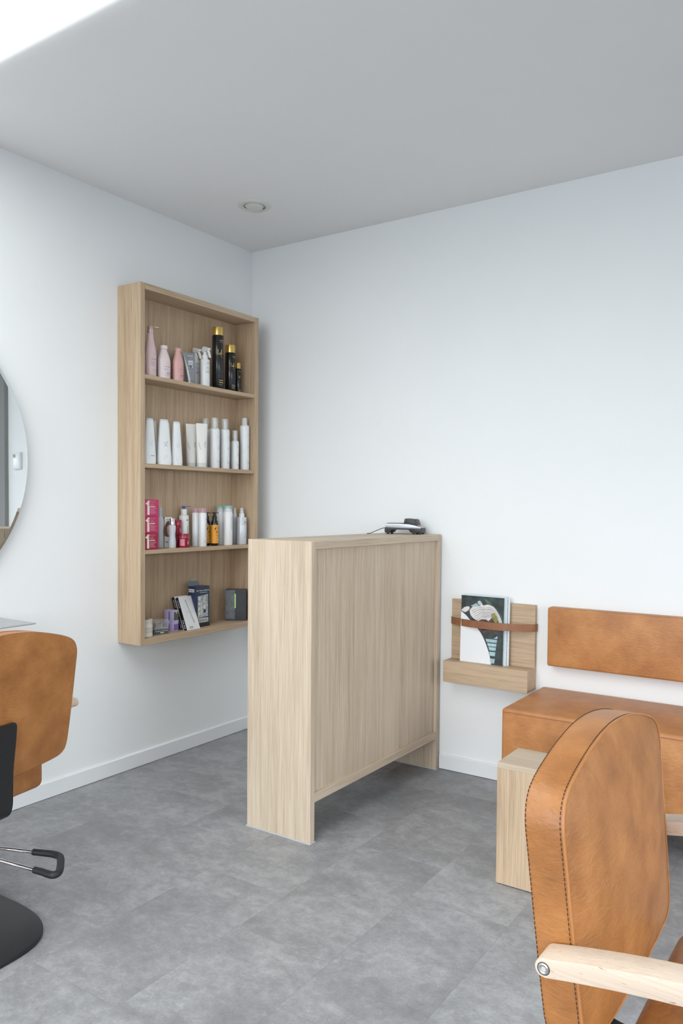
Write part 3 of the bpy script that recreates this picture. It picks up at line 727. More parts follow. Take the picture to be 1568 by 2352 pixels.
# grey tubes
def sq_tube(name, label, x, y, shelf, w, h, bm_mat, cap_mat, capf=.14, rz=0, lean=0, group=None, capr=.62):
    t = hp(name, label, 'tube', x, y, shelf, rz, group)
    if lean: t.rotation_euler = (lean, 0, rz)
    bm = B(); n = 28; prev = None
    for k in range(13):
        q = k/12; z = h*capf+(h-h*capf)*q; e_ = max(0, 1-q**1.3)
        rx = .0008+(.018)*e_; ry = w*(capr+(1-capr)*q**.8)
        ring_ = [bm.verts.new((rx*math.cos(2*PI*i/n), ry*math.sin(2*PI*i/n), z)) for i in range(n)]
        if prev:
            for i in range(n): bm.faces.new((prev[i], prev[(i+1)%n], ring_[(i+1)%n], ring_[i]))
        else: bm.faces.new(list(reversed(ring_)))
        prev = ring_
    bm.faces.new(prev)
    b_ = new('tube_body', bm, bm_mat, t, 50)
    bm = B(); lathe(bm, [(w*capr,0), (w*capr*1.02,h*capf-.001), (w*capr*.98,h*capf)], 28, sx=.018/(w*capr) if w*capr > .018 else 1); new('cap', bm, cap_mat, t, 40)
    return t, b_
t, b_ = sq_tube('hair_gel_tube', 'silver grey squeeze tube standing on its cap next to the spray bottles', .105, -.560, 0, .031, .150, GTUBE, GTUBE, .11, -.35, .03, capr=.60)
bm = B(); patch(bm, lambda a, c: (.0125-(c-.07)*.10, a, c), -.011, .013, .078, .112, 3); new('label_patch', bm, GREYW, b_, 0)
bm = B(); text_bm("LOREAL", .0055, bm=bm, fn=lambda a, c: (.0068, a, c+.134)); new('lettering', bm, INKW, b_, 0)
bm = B(); text_bm("TECNI", .005, bm=bm, fn=lambda a, c: (.0120, a+.001, c+.100)); text_bm("ART", .011, bm=bm, fn=lambda a, c: (.0138, a+.001, c+.086)); new('lettering', bm, INK, b_, 0)
sq_tube('hair_gel_tube', 'grey squeeze tube mostly hidden behind the salmon bottle and silver tube', .045, -.575, 0, .026, .147, GTUBE, GTUBE, .11, -.2)
# trigger sprays
def trigger_spray(x, y, label, r_, hb, h):
    t = hp('spray_bottle', label, 'spray bottle', x, y, 0, -.25, 'trigger spray bottles on the top shelf')
    bm = B(); lathe(bm, [(r_*.95,0), (r_,.003), (r_,hb-.004), (r_*.9,hb)], 32); b_ = new('bottle_body', bm, BOTW, t, 40)
    bm = B(); lathe(bm, [(r_*.62,hb), (r_*.62,hb+.022), (r_*.40,hb+.024), (r_*.34,hb+.040)], 24); new('collar', bm, WHITEP, t, 40)
    bm = B()
    head = catmull([(-.014,0,hb+.036), (-.020,0,hb+.050), (-.012,0,hb+.062), (.004,0,h-.001), (.018,0,h-.006), (.030,0,h-.012), (.040,0,h-.013), (.040,0,h-.020), (.026,0,h-.023), (.012,0,h-.026), (.004,0,hb+.038)], 5)
    prism(bm, [(p.x, p.z) for p in head], 'y', -.0085, .0085, .002); new('spray_head', bm, WHITEP, t, 40)
    tr = catmull([(.018,0,h-.022), (.030,0,h-.034), (.038,0,h-.050), (.045,0,h-.060), (.047,0,h-.056), (.044,0,h-.042), (.036,0,h-.026), (.028,0,h-.018)], 5)
    bm = B(); prism(bm, [(p.x, p.z) for p in tr], 'y', -.005, .005, .001); new('trigger', bm, WHITEP, t, 40)
    f_ = cyl_fn(r_, 0, .0005)
    bm = B(); text_bm("LOREAL", .0052, bm=bm, fn=lambda a, c: f_(a+.006, c+hb*.86)); new('lettering', bm, INKP, b_, 0)
    bm = B(); text_bm("TECNI", .010, bm=bm, fn=lambda a, c: f_(a+.006, c+hb*.68), squeeze=.7); text_bm("ART", .014, bm=bm, fn=lambda a, c: f_(a+.006, c+hb*.54), squeeze=.8); lines(f_, -.006, .014, [hb*.2, hb*.12], bm); new('lettering', bm, INKG, b_, 0)
    for c in t.children: pass
    return t
trigger_spray(.048, -.468, 'white trigger spray bottle standing behind another, by the grey tube', .0185, .135, .196)
trigger_spray(.105, -.462, 'white trigger spray bottle in front, left of the tallest black can', .0234, .133, .197)
# black cans with gold caps
def black_can(x, y, r_, hc, h, label, notch=False):
    t = hp('hairspray_can', label, 'spray can', x, y, 0, group='black cans with gold caps')
    bm = B(); lathe(bm, [(r_*.96,0), (r_,.0015), (r_,hc-.002), (r_*.97,hc)], 40); b_ = new('can_body', bm, BLKG, t, 40)
    bm = B(); lathe(bm, [(r_*.985,hc), (r_*.985,h-.006), (r_*.93,h), (0,h+.0005)], 40, caps=False); new('cap', bm, GOLD, t, 40)
    f_ = cyl_fn(r_, 0, .0006, -.15); s = h/.31
    bm = B(); text_bm("LOREAL", .0062*max(.6, s), bm=bm, fn=lambda a, c: f_(a+.004, c+hc*.90)); text_bm("PROFESSIONNEL", .0026*max(.6, s), bm=bm, fn=lambda a, c: f_(a+.004, c+hc*.865))
    # signature-like script stroke
    pts = catmull([Vector((-.016,.020,0)), Vector((-.017,-.002,0)), Vector((-.012,-.006,0)), Vector((-.008,.004,0)), Vector((-.005,-.006,0)), Vector((.002,.022,0)), Vector((-.002,-.018,0)), Vector((.001,.0,0)), Vector((.010,.001,0)), Vector((.026,.002,0))], 5)
    k = max(.55, s)*(r_/.0283)**.5; wd = .0009
    for a, c in zip(pts, pts[1:]):
        d = (c-a); nn = Vector((-d.y, d.x, 0)).normalized()*wd
        try: bm.faces.new([bm.verts.new(f_(p.x*k, p.y*k+hc*.66)) for p in (a-nn, c-nn, c+nn, a+nn)])
        except Exception: pass
    lines(f_, -.012*k, .016*k, [hc*.165, hc*.125], bm, .0022*k+.0005, False); lines(f_, -.012*k, .016*k, [hc*.09], bm, .0012)
    new('lettering', bm, GOLDI, b_, 0)
    bm = B()
    for q in range(int(hc*.4/.006)):
        z = hc*.22+q*.006; lines(f_, -.018*k, .018*k, [z], bm, .0012)
    new('fine_print', bm, plain('dark_grey_print', (.05,.05,.055), .5), b_, 0)
    return t
black_can(.090, -.358, .0283, .270, .311, 'tallest black spray can with a gold cap, on the top shelf')
black_can(.090, -.267, .0267, .199, .238, 'medium black spray can with a gold cap, between the tallest and smallest')
black_can(.078, -.198, .0165, .131, .160, 'smallest black spray can with a gold cap, nearest the shelf side')
# ---- second shelf
def xl_bottle(x, y, r_, h, label, band=None, outline_=False, rz=-.30, txt=True):
    t = hp('conditioner_bottle', label, 'bottle', x, y, 1, rz, 'white tapered bottles on the second shelf')
    bm = B(); n = 32; prev = None; hh = h-.008
    for k in range(15):
        q = k/14; z = hh*q; ry = r_*(1-.46*max(0, q-.10)**1.1)*(1 if q > .02 else .93); rx = .0190*(1-.42*q)*(1 if q > .02 else .93)
        ring_ = []
        for i in range(n):
            th = 2*PI*i/n; c, s = math.cos(th), math.sin(th)
            ring_.append(bm.verts.new((rx*math.copysign(abs(c)**.75, c), ry*math.copysign(abs(s)**.75, s), z)))
        if prev:
            for i in range(n): bm.faces.new((prev[i], prev[(i+1)%n], ring_[(i+1)%n], ring_[i]))
        else: bm.faces.new(list(reversed(ring_)))
        prev = ring_
    bm.faces.new(prev); b_ = new('bottle_body', bm, BOTW, t, 55)
    bm = B(); lathe(bm, [(1,hh), (1,h-.001), (.97,h)], 32, sx=.0112, sy=r_*.565); new('cap', bm, GREYW, t, 40)
    if txt:
        fl = lambda a, c: (.0190*(1-.42*c/hh)+.0006-abs(a)**2*5, a, c)
        bm = B(); text_bm("XL", .017, vertical=True, bm=bm, fn=lambda a, c: fl(a+.002, c+h*.46), squeeze=1.0); lines(fl, 0, .018, [h*.20, h*.17], bm); new('lettering', bm, INKG if outline_ else GREYW, b_, 0)
        if band:
            bm = B(); lines(fl, .000, .019, [h*.175], bm, .0022, False); new('band', bm, band, b_, 0)
        bm = B(); bm.faces.new([bm.verts.new(fl(*p)) for p in ((-.016,.062), (-.013,.050), (-.003,.022), (-.004,.020))]); new('swoosh', bm, GREYV, b_, 0)
    return t
xl_bottle(.112, -.818, .0310, .206, 'white tapered bottle with a purple line, leftmost on the second shelf', INKP)
xl_bottle(.046, -.738, .0240, .207, 'white bottle behind the two leftmost tapered ones, second shelf', None, txt=False)
xl_bottle(.112, -.731, .0365, .209, 'widest white tapered bottle, outlined lettering, second of the front three', None, True)
xl_bottle(.046, -.655, .0230, .204, 'white bottle squeezed behind the widest tapered one, second shelf', None, txt=False)
xl_bottle(.112, -.655, .0290, .206, 'white tapered bottle with empty shelf to its right, third of the front three', None)
def xl_tube(x, y, label, w, h):
    t, b_ = sq_tube('hair_gel_tube', label, x, y, 1, w, h, BOTC, GREYW, .10, -.42, 0, 'white squeeze tubes on the second shelf', .86)
    fl = lambda a, c: (.0155*(1-(c/h)**1.4)+.0022, a, c)
    bm = B(); text_bm("XL", .020, vertical=True, bm=bm, fn=lambda a, c: fl(a+.007, c+h*.52), squeeze=.9); lines(fl, .0, .018, [h*.27, h*.24, h*.22], bm, .0014); new('lettering', bm, INKG, b_, 0)
    bm = B(); bm.faces.new([bm.verts.new(fl(*p)) for p in ((-.022,h*.60), (-.019,h*.50), (-.008,h*.36), (-.009,h*.40))]); new('swoosh', bm, GREYV, b_, 0)
    return t
xl_tube(.070, -.518, 'cream white squeeze tube partly behind the other tube, second shelf', .0285, .210)
xl_tube(.112, -.490, 'white squeeze tube in front with tall letters, second shelf', .0285, .213)
def mousse_can(x, y, r_, hb, h, label, col=None, overcap=True, txt=True):
    t = hp('mousse_can', label, 'spray can', x, y, 1, 0, 'white cans on the second shelf')
    bm = B(); lathe(bm, [(r_*.97,0), (r_,.0015), (r_,hb-.010), (r_*.93,hb-.003), (r_*.74,hb)], 36); b_ = new('can_body', bm, BOTW, t, 45)
    if overcap:
        bm = B(); lathe(bm, [(r_*.30,hb), (r_*.30,hb+.012), (r_*.46,hb+.016), (r_*.22,h-.006), (r_*.10,h-.005)], 20); new('nozzle', bm, WHITEP, t, 40)
        bm = B(); lathe(bm, [(r_*.69,hb-.002), (r_*.66,h-.001), (r_*.64,h)], 28); new('clear_cap', bm, CLEARW, t, 40)
    else:
        bm = B(); lathe(bm, [(r_*.60,hb), (r_*.60,h-.010), (r_*.50,h)], 28); new('cap', bm, GREYW, t, 40)
    if txt:
        f_ = cyl_fn(r_, 0, .0005, -.1)
        bm = B(); text_bm("3D", .006, vertical=True, bm=bm, fn=lambda a, c: f_(a+.002, c+hb*.78)); text_bm("XL", .012, vertical=True, bm=bm, fn=lambda a, c: f_(a+.004, c+hb*.52)); lines(f_, .004, .022, [hb*.20, hb*.175], bm); new('lettering', bm, INKG, b_, 0)
        bm = B(); bm.faces.new([bm.verts.new(f_(*p)) for p in ((-.021,hb*.50), (-.018,hb*.42), (-.003,hb*.16), (.002,hb*.12), (-.006,hb*.20))]); lines(f_, .002, .022, [hb*.155], bm, .0016, False); new('swoosh', bm, col or GREYV, b_, 0)
    return t
DRED = plain('ink_dark_red', (.30,.06,.09), .5); OCH = plain('ink_ochre', (.40,.34,.20), .5)
mousse_can(.042, -.394, .0235, .198, .250, 'white can mostly hidden behind the white tube and first front can', None, txt=False)
mousse_can(.104, -.393, .0250, .198, .250, 'white can with an ochre stroke and clear cap, right of the tubes', OCH)
mousse_can(.104, -.320, .0235, .200, .251, 'white can with a dark red stroke and clear cap, second front can', DRED)
mousse_can(.048, -.248, .0200, .150, .201, 'short white can hidden behind the other short can, second shelf', None, txt=False)
mousse_can(.104, -.246, .0201, .147, .200, 'short white can with a clear cap and dark stroke, second shelf', DRED)
mousse_can(.104, -.173, .0245, .233, .271, 'tall white can with a grey push cap, nearest the right side, second shelf', DRED, overcap=False)
# ---- third shelf
def card_box(name, label, cat, x, y, z, w, d, h, rz, mats, group=None, rx=0, ry=0):
    """carton: front face at +x, width along y; origin at base centre"""
    t = thing(name, label, cat, (x, y, z), rz, group); t.rotation_euler = (rx, ry, rz)
    b_ = new('carton', box(B(), -d/2, d/2, -w/2, w/2, 0, h, .0006, 1), mats, t, 25)
    return t, b_
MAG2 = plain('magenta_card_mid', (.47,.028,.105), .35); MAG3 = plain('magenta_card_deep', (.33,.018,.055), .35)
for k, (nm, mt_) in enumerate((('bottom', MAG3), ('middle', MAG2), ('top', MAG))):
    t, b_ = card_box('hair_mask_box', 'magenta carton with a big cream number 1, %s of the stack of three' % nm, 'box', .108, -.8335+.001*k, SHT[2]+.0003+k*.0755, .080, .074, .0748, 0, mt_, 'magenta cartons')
    fl = flat_fn(.0374, 0, 0)
    bm = B()
    vs = [(-.0225,.069), (-.014,.069), (-.014,.006), (-.0265,.006), (-.0265,.050), (-.036,.054), (-.036,.058), (-.030,.060)]
    bm.faces.new([bm.verts.new(fl(*p)) for p in vs]); patch(bm, fl, -.011, .019, .0405, .0440, 1)
    new('numeral', bm, CREAM, b_, 0)
    bm = B(); fl2 = flat_fn(.0378, 0, 0)
    text_bm("one", .010, vertical=True, bm=bm, fn=lambda a, c: fl2(a-.0175, c+.054), squeeze=1.0); new('lettering', bm, MAG3, b_, 0)
    bm = B(); text_bm("REVLON", .0068, bm=bm, fn=lambda a, c: fl(a+.004, c+.0655), squeeze=.95); text_bm("PROFESSIONAL", .0022, bm=bm, fn=lambda a, c: fl(a+.004, c+.0600))
    lines(fl, -.010, .012, [.053, .049], bm, .0016, False); lines(fl, -.010, .030, [.0345-.0030*i for i in range(9)], bm, .0014); new('lettering', bm, PINKL2, b_, 0)
t = hp('serum_bottle', 'grey blue translucent slim bottle behind the magenta cartons', 'bottle', .050, -.700, 2, group='translucent bottles')
bm = B(); lathe(bm, [(.018,0), (.0195,.004), (.0185,.04), (.0165,.075), (.0195,.115), (.018,.135), (.010,.147)], 28); new('bottle_body', bm, FROST, t, 50)
bm = B(); lathe(bm, [(.0105,.147), (.0105,.190)], 24); new('cap', bm, plain('blue_grey_cap', (.40,.48,.52), .3), t, 40)
t, b_ = card_box('hair_dye_box', 'cream carton with a portrait print, behind the frosted bottle', 'box', .052, -.6535, SHT[2]+.0003, .036, .030, .144, -.5, BOTC)
fl = lambda a, c: (.0154, a, c)
bm = B(); bm.faces.new([bm.verts.new((.0155, a, c)) for a, c in sm([(-.018,.060), (-.013,.052), (.0,.050), (.012,.045), (.017,.070), (.016,.110), (.004,.126), (-.010,.118), (-.018,.095), (-.018,.060)])]); new('portrait_hair', bm, HAIRB, b_, 0)
bm = B(); bm.faces.new([bm.verts.new((.0158, a, c)) for a, c in sm([(-.004,.062), (.006,.060), (.011,.075), (.010,.098), (.002,.106), (-.005,.098), (-.006,.080), (-.004,.062)])]); new('portrait_face', bm, SKIN, b_, 0)
bm = B(); patch(bm, fl, -.009, .009, .132, .1345, 1); patch(bm, fl, -.014, .004, .022, .030, 1); new('lettering', bm, INKG, b_, 0)
t = hp('serum_bottle', 'clear frosted bottle with a silver cap, in front beside the cartons', 'bottle', .110, -.679, 2, group='translucent bottles')
bm = B(); lathe(bm, [(.0165,0), (.0178,.004), (.0180,.03), (.0150,.055), (.0152,.070), (.0178,.095), (.0165,.105), (.0100,.110)], 32); new('bottle_body', bm, FROST, t, 50)
bm = B(); lathe(bm, [(.0125,.110), (.0125,.138), (.0118,.139)], 28); new('cap', bm, SILV, t, 40)
def red_jar(x, y, z, r_, h, label, lab):
    t = thing('hair_wax_jar', label, 'jar', (x, y, z), 0, 'red jars')
    lz = h*.74
    bm = B(); lathe(bm, [(r_*.94,0), (r_*.97,.002), (r_*.97,lz)], 32); b_ = new('jar_body', bm, RED, t, 40)
    bm = B(); lathe(bm, [(r_,lz+.0008), (r_,h-.002), (r_*.96,h)], 32); new('lid', bm, RED, t, 40)
    bm = B(); lathe(bm, [(r_*1.005,lz-.0005), (r_*1.005,lz+.0012)], 32, caps=False); new('rim_line', bm, PINKL2, t, 40)
    f_ = cyl_fn(r_*.97, 0, .0005, 0)
    bm = B(); text_bm("OSIS+", r_*.30, vertical=True, bm=bm, fn=lambda a, c: f_(a+r_*.05, c+lz*.5), squeeze=.9 if h > .07 else .62); new('lettering', bm, INKW, b_, 0)
    if lab:
        bm = B(); f2 = cyl_fn(r_*.97, 0, .0005, -1.05); patch(bm, f2, -r_*.48, r_*.42, lz*.18, lz*.84, 8); new('label_patch', bm, PINKL2, b_, 0)
    return t
z3 = SHT[2]+.0003
red_jar(.060, -.601, z3, .0215, .054, 'dark red jar at the back, lower of the stacked pair', False)
red_jar(.060, -.601, z3+.0545, .0215, .076, 'tall dark red jar, upper of the stacked pair at the back', False)
red_jar(.110, -.604, z3, .0266, .065, 'dark red wax jar in front with a pink text label', True)
t = hp('pump_bottle', 'white pump bottle with a blue pump, behind the front red jar', 'bottle', .046, -.543, 2)
bm = B(); lathe(bm, [(.0225,0), (.0235,.003), (.0235,.146), (.022,.151), (.0145,.154), (.0140,.170)], 32); b_ = new('bottle_body', bm, BOTW, t, 45)
bm = B(); lathe(bm, [(.0145,.165), (.0145,.180), (.0135,.182)], 24); new('collar', bm, WHITEP, t, 40)
bm = B(); lathe(bm, [(.0065,.182), (.0065,.190), (.009,.192), (.009,.196)], 20); prism(bm, [(-.012,.1915), (.034,.1935), (.034,.1965), (-.012,.1955)], 'y', -.0045, .0045, .0006); bmesh.ops.rotate(bm, verts=bm.verts, matrix=Matrix.Rotation(.65, 3, 'Z'), cent=(0,0,0)); new('pump_head', bm, BLUEP, t, 40)
bm = B(); f_ = cyl_fn(.0235, 0, .0005, 0); text_bm("CURVICELL", .0085, vertical=True, bm=bm, fn=lambda a, c: f_(a+.002, c+.075)); patch(bm, f_, -.006, .006, .127, .131, 3); new('lettering', bm, INK, b_, 0)
def wh(x, y, h, label, r_=.0193):
    t = hp('hairspray_can', label, 'spray can', x, y, 2, 0, 'slim white cans with pink caps')
    bm = B(); lathe(bm, [(r_*.97,0), (r_,.0015), (r_,.160), (r_*.92,.165)], 32); b_ = new('can_body', bm, BOTW, t, 45)
    bm = B(); lathe(bm, [(.012,.165), (.010,.182), (.008,.185)], 24); new('push_cap', bm, PINKC, t, 40)
    bm = B(); lathe(bm, [(r_*.97,.163), (r_*.97,h), (0,h+.0003)], 32, caps=False); new('clear_cap', bm, glassy('clear_cap_thin', (.85,.82,.84), .18), t, 40)
    f_ = cyl_fn(r_, 0, .0005, -.12)
    bm = B(); text_bm("MULTICELL", .0075, vertical=True, bm=bm, fn=lambda a, c: f_(a+.003, c+.082), squeeze=1.35); lines(f_, -.006, .012, [.036, .018, .022, .026], bm, .001, False); new('lettering', bm, INKG, b_, 0)
    bm = B(); text_bm("Reflex", .004, vertical=True, bm=bm, fn=lambda a, c: f_(a+.004, c+.135), squeeze=1.3); new('lettering', bm, DRED, b_, 0)
    return t
wh(.064, -.480, .187, 'slim white can with a pink cap standing behind its twin, third shelf')
wh(.108, -.478, .187, 'slim white can with a pink cap in front, left of the orange labels')
def amber(x, y, label):
    t = hp('pump_bottle', label, 'bottle', x, y, 2, 0, 'black pump bottles with orange labels'); r_ = .0180
    bm = B(); lathe(bm, [(r_*.95,0), (r_,.002), (r_,.112), (r_*.93,.120), (r_*.66,.130), (.011,.134)], 32); b_ = new('bottle_body', bm, BLKG, t, 45)
    bm = B(); lathe(bm, [(.0118,.134), (.0118,.146), (.0060,.149), (.0055,.161)], 24); lathe(bm, [(.008,.161), (.009,.166)], 16); prism(bm, [(-.014,.163), (.020,.162), (.020,.1655), (-.014,.1665)], 'y', -.004, .004, .0006); bmesh.ops.rotate(bm, verts=bm.verts, matrix=Matrix.Rotation(.6, 3, 'Z'), cent=(0,0,0)); new('pump_head', bm, BLKP, t, 40)
    f_ = cyl_fn(r_, 0, .0004, -.30); bm = B(); patch(bm, f_, -.030, .030, .012, .104, 20); lb = new('label_patch', bm, ORG, b_, 40)
    f2 = cyl_fn(r_, 0, .0008, -.10); bm = B()
    vs = [bm.verts.new(f2(.012*math.cos(2*PI*i/20), .082+.0135*math.sin(2*PI*i/20))) for i in range(20)]; bm.faces.new(vs)
    text_bm("THE", .0042, bm=bm, fn=lambda a, c: f2(a-.002, c+.053)); lines(f2, -.008, .008, [.0655], bm, .0022, False); new('emblem', bm, BLKC, lb, 0)
    bm = B(); vs = [bm.verts.new(f2(.010+.005*math.cos(2*PI*i/14), .030+.0065*math.sin(2*PI*i/14))) for i in range(14)]; bm.faces.new(vs); new('emblem', bm, INKW, lb, 0)
    return t
amber(.062, -.404, 'black pump bottle with orange label, rear one of the pair, third shelf')
amber(.104, -.392, 'black pump bottle with orange label, front one of the pair, third shelf')
def neo(x, y, label, r_, h, txt=True):
    t = hp('shampoo_bottle', label, 'bottle', x, y, 2, 0, 'white bottles in the turquoise-topped sleeve')
    bm = B(); lathe(bm, [(r_*.95,0), (r_,.003), (r_,h*.82), (r_*.80,h*.90), (r_*.5,h*.945), (r_*.48,h-.008)], 32); b_ = new('bottle_body', bm, BOTW, t, 50)
    bm = B(); lathe(bm, [(r_*.98,h*.84), (r_*.98,h-.007)], 32, caps=False); new('clear_sleeve', bm, glassy('sleeve_'+str(int(x*1000)), (.70,.76,.77), .35), t, 40)
    bm = B(); lathe(bm, [(r_*1.0,h-.007), (r_*1.0,h-.001), (r_*.97,h)], 32); new('turquoise_top', bm, TEALP, t, 40)
    if txt:
        f_ = cyl_fn(r_, 0, .0005, 0); bm = B(); text_bm("NEOCON", .0105, vertical=True, bm=bm, fn=lambda a, c: f_(a+.002, c+h*.55), squeeze=1.1); new('lettering', bm, INKG, b_, 0)
        bm = B(); lines(f_, -.010, .014, [h*.31, h*.27], bm, .001, False); tube(bm, [f_(.005+.005*math.cos(2*PI*i/16), h*.20+.005*math.sin(2*PI*i/16)) for i in range(16)], .0003, 4, closed=True); new('fine_print', bm, GREYW, b_, 0)
    return t
neo(.060, -.302, 'white bottle with a turquoise top, rear one beside the orange labels', .0225, .197, False)
neo(.108, -.300, 'white bottle with a turquoise top and vertical lettering, in front', .0235, .200)
def spr(x, y, label, r_, hb, h):
    t = hp('spray_bottle', label, 'spray bottle', x, y, 2, 0, 'silver grey pump sprays')
    M_ = plain('silver_white_plastic', (.62,.65,.70), .3, metal=.15)
    bm = B(); lathe(bm, [(r_*.97,0), (r_,.002), (r_,hb-.003), (r_*.94,hb)], 36); b_ = new('bottle_body', bm, M_, t, 40)
    bm = B(); lathe(bm, [(r_*.56,hb), (r_*.54,hb+.018), (r_*.42,hb+.020), (r_*.38,h-.014)], 24); new('collar', bm, WHITEP, t, 40)
    bm = B(); lathe(bm, [(r_*.42,hb+.020), (r_*.34,h)], 24); new('clear_cap', bm, CLEARW, t, 40)
    f_ = cyl_fn(r_, 0, .0005, -.1); bm = B(); text_bm("Rol", .010, bm=bm, align='L', fn=lambda a, c: f_(a-.004, c+hb*.83)); lines(f_, -.002, .018, [hb*.38, hb*.30, hb*.25], bm); text_bm("reflex", .0035, bm=bm, fn=lambda a, c: f_(a+.010, c+hb*.13)); new('lettering', bm, INK, b_, 0)
    bm = B(); patch(bm, f_, -.015, .030, hb*.745, hb*.765, 10); new('band', bm, PINKL2, b_, 0)
    return t
spr(.052, -.188, 'silver grey pump spray half hidden behind the turquoise-topped bottle', .0200, .142, .189)
spr(.104, -.193, 'silver grey pump spray nearest the counter on the third shelf', .0262, .141, .189)
# ---- bottom shelf
z4 = SHT[3]+.0003
for k, lab in enumerate(('lower of two stacked cream tape rolls in the bottom left corner', 'upper of two stacked cream tape rolls in the bottom left corner')):
    t = thing('tape_roll', lab, 'tape roll', (.104, -.829, z4+k*.0405), 0, 'cream tape rolls')
    bm = B(); lathe(bm, [(.013,.0), (.0265,.0), (.0285,.002), (.0285,.017), (.0280,.018), (.0280,.021), (.0285,.022), (.0285,.038), (.0265,.040), (.013,.040)], 36, caps=False); new('tape', bm, TAPE, t, 40)
    bm = B(); lathe(bm, [(.0128,.0), (.0128,.040), (.0108,.040), (.0108,.0), (.0128,.0)], 28, caps=False); new('core', bm, plain('card_core_%d' % k, (.16,.18,.10), .8), t, 40)
t = thing('clipper_blade_box', 'clear plastic box with a dark base and metal clipper blade inside', 'box', (.085, -.737, z4), -.25)
new('base_tray', box(B(), -.022, .022, -.038, .038, 0, .020, .0008, 1), DKB, t, 25)
bm = B(); box(bm, -.0225, .0225, -.0385, .0385, .0202, .066, .001, 1); new('clear_lid', bm, CLEAR, t, 25)
bm = B(); box(bm, -.012, .010, -.022, -.012, .022, .050, .001, 1); box(bm, -.012, .010, .010, .018, .022, .050, .001, 1); box(bm, -.012, .004, -.012, .010, .022, .045); box(bm, -.015, .015, -.030, .030, .021, .030, .001, 1); new('metal_blade', bm, STEEL, t, 25)
bm = B(); patch(bm, lambda a, c: (.0224, a, c), -.004, .014, .005, .009, 1); lines(lambda a, c: (.0224, a, c), -.028, .034, [.0135], bm, .0016, False); new('lettering', bm, INKW, t, 0)
for x, lab in ((.050, 'lilac carton standing right behind another lilac carton, bottom shelf'), (.0815, 'lilac carton with a plant print, in front, beside the leaning white boxes')):
    t, b_ = card_box('hair_oil_box', lab, 'box', x, -.640-(.0 if x > .06 else .004), z4, .030, .0295, .100, 0, LIL, 'lilac cartons')
    bm = B(); patch(bm, flat_fn(.0150, 0, 0), -.0145, .0145, .052, .092, 1); new('plant_print', bm, GRND, b_, 0)
    bm = B(); patch(bm, flat_fn(.0150, 0, 0), -.0145, .0145, .004, .034, 1); new('band', bm, LILD, b_, 0)
    bm = B(); bm.faces.new([bm.verts.new((.0153, .001+.004*math.cos(q), .088+.005*math.sin(q))) for q in [k*PI/5 for k in range(10)]]); new('flower_print', bm, plain('flower_yellow_%d' % int(x*1000), (.80,.50,.12), .5), b_, 0)
    bm = B(); lines(lambda a, c: (a, -.01505, c), -.011, .011, [.09-.005*i for i in range(14)], bm, .0009); new('fine_print', bm, LILD, b_, 0)
for x, lab in ((.099, 'white and black scissors carton leaning back, rear one of the two'), (.1265, 'white and black scissors carton leaning back, in front of its twin')):
    w_, d_, h__ = .086, .021, .168
    t = thing('scissors_box', lab, 'box', (x, -.5545+(.0 if x > .11 else .001), z4+.0002), 0, 'leaning scissors cartons'); t.rotation_euler = (0, -.385, 0)
    bm = B(); box(bm, -d_, 0, -w_/2, w_/2, 0, h__, .0005, 1); b_ = new('carton', bm, plain('white_card', (.78,.79,.80), .4, amt=.01), t, 25)
    bm = B(); patch(bm, lambda a, c: (a, -w_/2-.0004, c), -d_+.0005, -.0005, .0005, h__-.0005, 1); sp_ = new('spine', bm, BLKC, b_, 0, label='black spine')
    bm = B(); fs_ = lambda a, c: (-d_/2+a, -w_/2-.0007, c); text_bm("JAGUAR", .0075, vertical=True, bm=bm, fn=lambda a, c: fs_(a, c+.134)); [patch(bm, fs_, -.003, .003, z_, z_+.004, 1) for z_ in (.012, .019, .026, .036, .043, .050)]; new('lettering', bm, INKW, sp_, 0)
    bm = B(); prism(bm, [(-.006,.150), (-.001,.152), (.004,.100), (.012,.034), (.020,.030), (.018,.040), (.006,.090), (.002,.120)], 'x', .0002, .0006); new('scissors_print', bm, GREYV, b_, 0)
    bm = B(); text_bm("JAGUAR", .010, bm=bm, fn=lambda a, c: (.0004, a+.004, c+.090)); new('lettering', bm, GREYW, b_, 0)
    bm = B()
    for i in range(9): patch(bm, lambda a, c: (.0005, a, c), -.024+i*.0028, -.0225+i*.0028, .006, .018, 1)
    new('barcode', bm, INKG, b_, 0)
t, b_ = card_box('hair_trimmer_box', 'tall navy blister carton of a trimmer on the bottom shelf', 'box', .0715, -.4665, z4, .094, .052, .200, 0, NAVY)
fl = flat_fn(.0264, 0, 0)
bm = B(); bm.faces.new([bm.verts.new(fl(a, c)) for a, c in sm([(-.034,.045), (.034,.050), (.036,.060), (.036,.150), (.030,.158), (-.030,.152), (-.034,.146), (-.034,.045)], 3)]); pr = new('blister_window', bm, GREYV, b_, 0)
bm = B(); f3 = flat_fn(.0266, 0, 0)
for k in range(4): bm.faces.new([bm.verts.new(f3(-.024+.007*math.cos(q), .140-.025*k+.008*math.sin(q))) for q in [i*PI/6 for i in range(12)]])
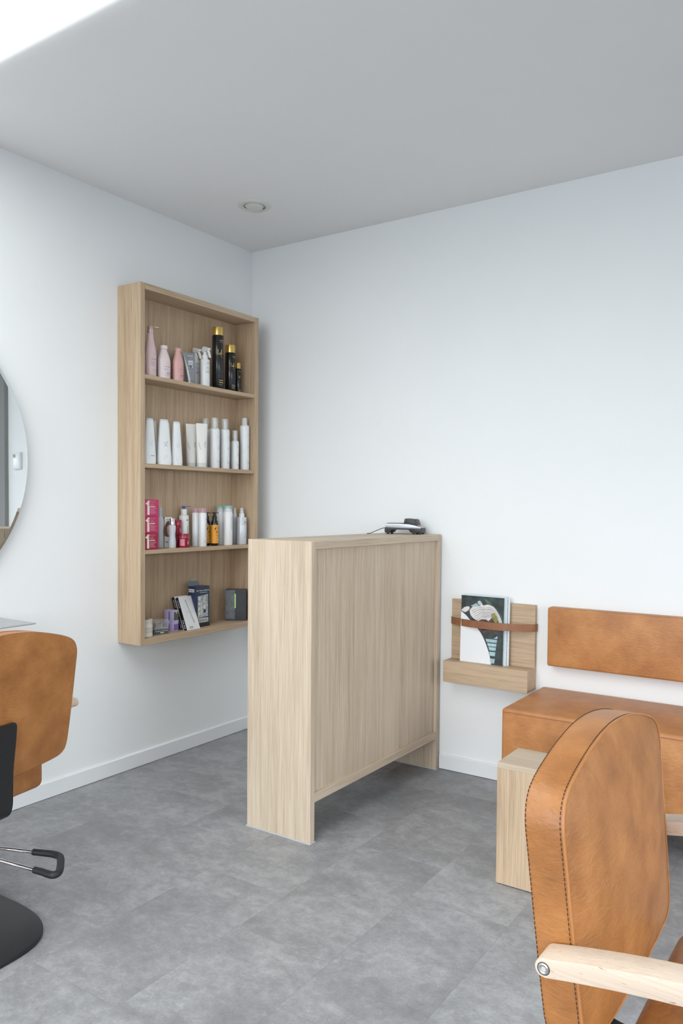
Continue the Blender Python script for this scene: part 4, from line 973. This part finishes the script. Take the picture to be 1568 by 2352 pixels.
bm.faces.new([bm.verts.new(f3(*p)) for p in ((-.014,.130), (-.008,.120), (-.004,.070), (-.008,.052), (-.013,.060), (-.012,.090))]); bm.faces.new([bm.verts.new(f3(*p)) for p in ((.010,.148), (.017,.120), (.006,.120))]); patch(bm, f3, .008, .018, .090, .110, 1)
new('trimmer_print', bm, CREAM, b_, 0)
bm = B(); patch(bm, f3, .006, .020, .068, .084, 1); patch(bm, flat_fn(.0266,0,0), -.0468, .0468, .0, .020, 1); new('dark_print', bm, BLKC, b_, 0)
bm = B(); patch(bm, fl, -.034, .038, .021, .043, 1); patch(bm, lambda a, c: (a, -.0475, c), -.022, .016, .172, .188, 1); new('label_patch', bm, GREYW, b_, 0)
bm = B(); text_bm("WAHL", .015, bm=bm, fn=lambda a, c: f3(a+.002, c+.032), squeeze=1.15); text_bm("WAHL", .010, bm=bm, fn=lambda a, c: (a-.003, -.0478, c+.180), squeeze=.85); new('lettering', bm, BLKC, b_, 0)
bm = B(); text_bm("Ear Nose & Brow", .0085, bm=bm, fn=lambda a, c: fl(a+.001, c+.180), squeeze=1.0); lines(fl, -.022, .030, [.168], bm, .0015, False); new('lettering', bm, INKW, b_, 0)
bm = B(); slab(bm, [(-.026, -.044, .2), (-.026, .030, .2), (-.040, .024, .222), (-.040, -.040, .222)]); o = new('hanger_flap', bm, plain('flap_card', (.16,.20,.25), .4), b_, 0)
bm = B(); slab(bm, [(-.040, -.012, .222), (-.040, .018, .222), (-.045, .018, .236), (-.045, -.010, .236)]); new('hanger_tab', bm, CLEAR, b_, 0)
t, b_ = card_box('hair_clipper_box', 'black carton with a lime green stripe at the right end of the bottom shelf', 'box', .080, -.206, z4, .108, .040, .163, -.96, BLKC)
bm = B(); patch(bm, flat_fn(.0204,0,0), -.053, -.004, .008, .158, 1); new('grey_print', bm, plain('slate_print', (.10,.115,.13), .35, amt=.4, scale=120), b_, 0)
bm = B(); patch(bm, flat_fn(.0208,0,0), -.006, .001, .065, .140, 1); new('stripe', bm, LIME, b_, 0, label='lime green stripe')
bm = B(); lines(flat_fn(.0206,0,0), .010, .046, [.13-.010*i for i in range(9)], bm, .0012); new('fine_print', bm, plain('faint_print', (.06,.06,.07), .4), b_, 0)
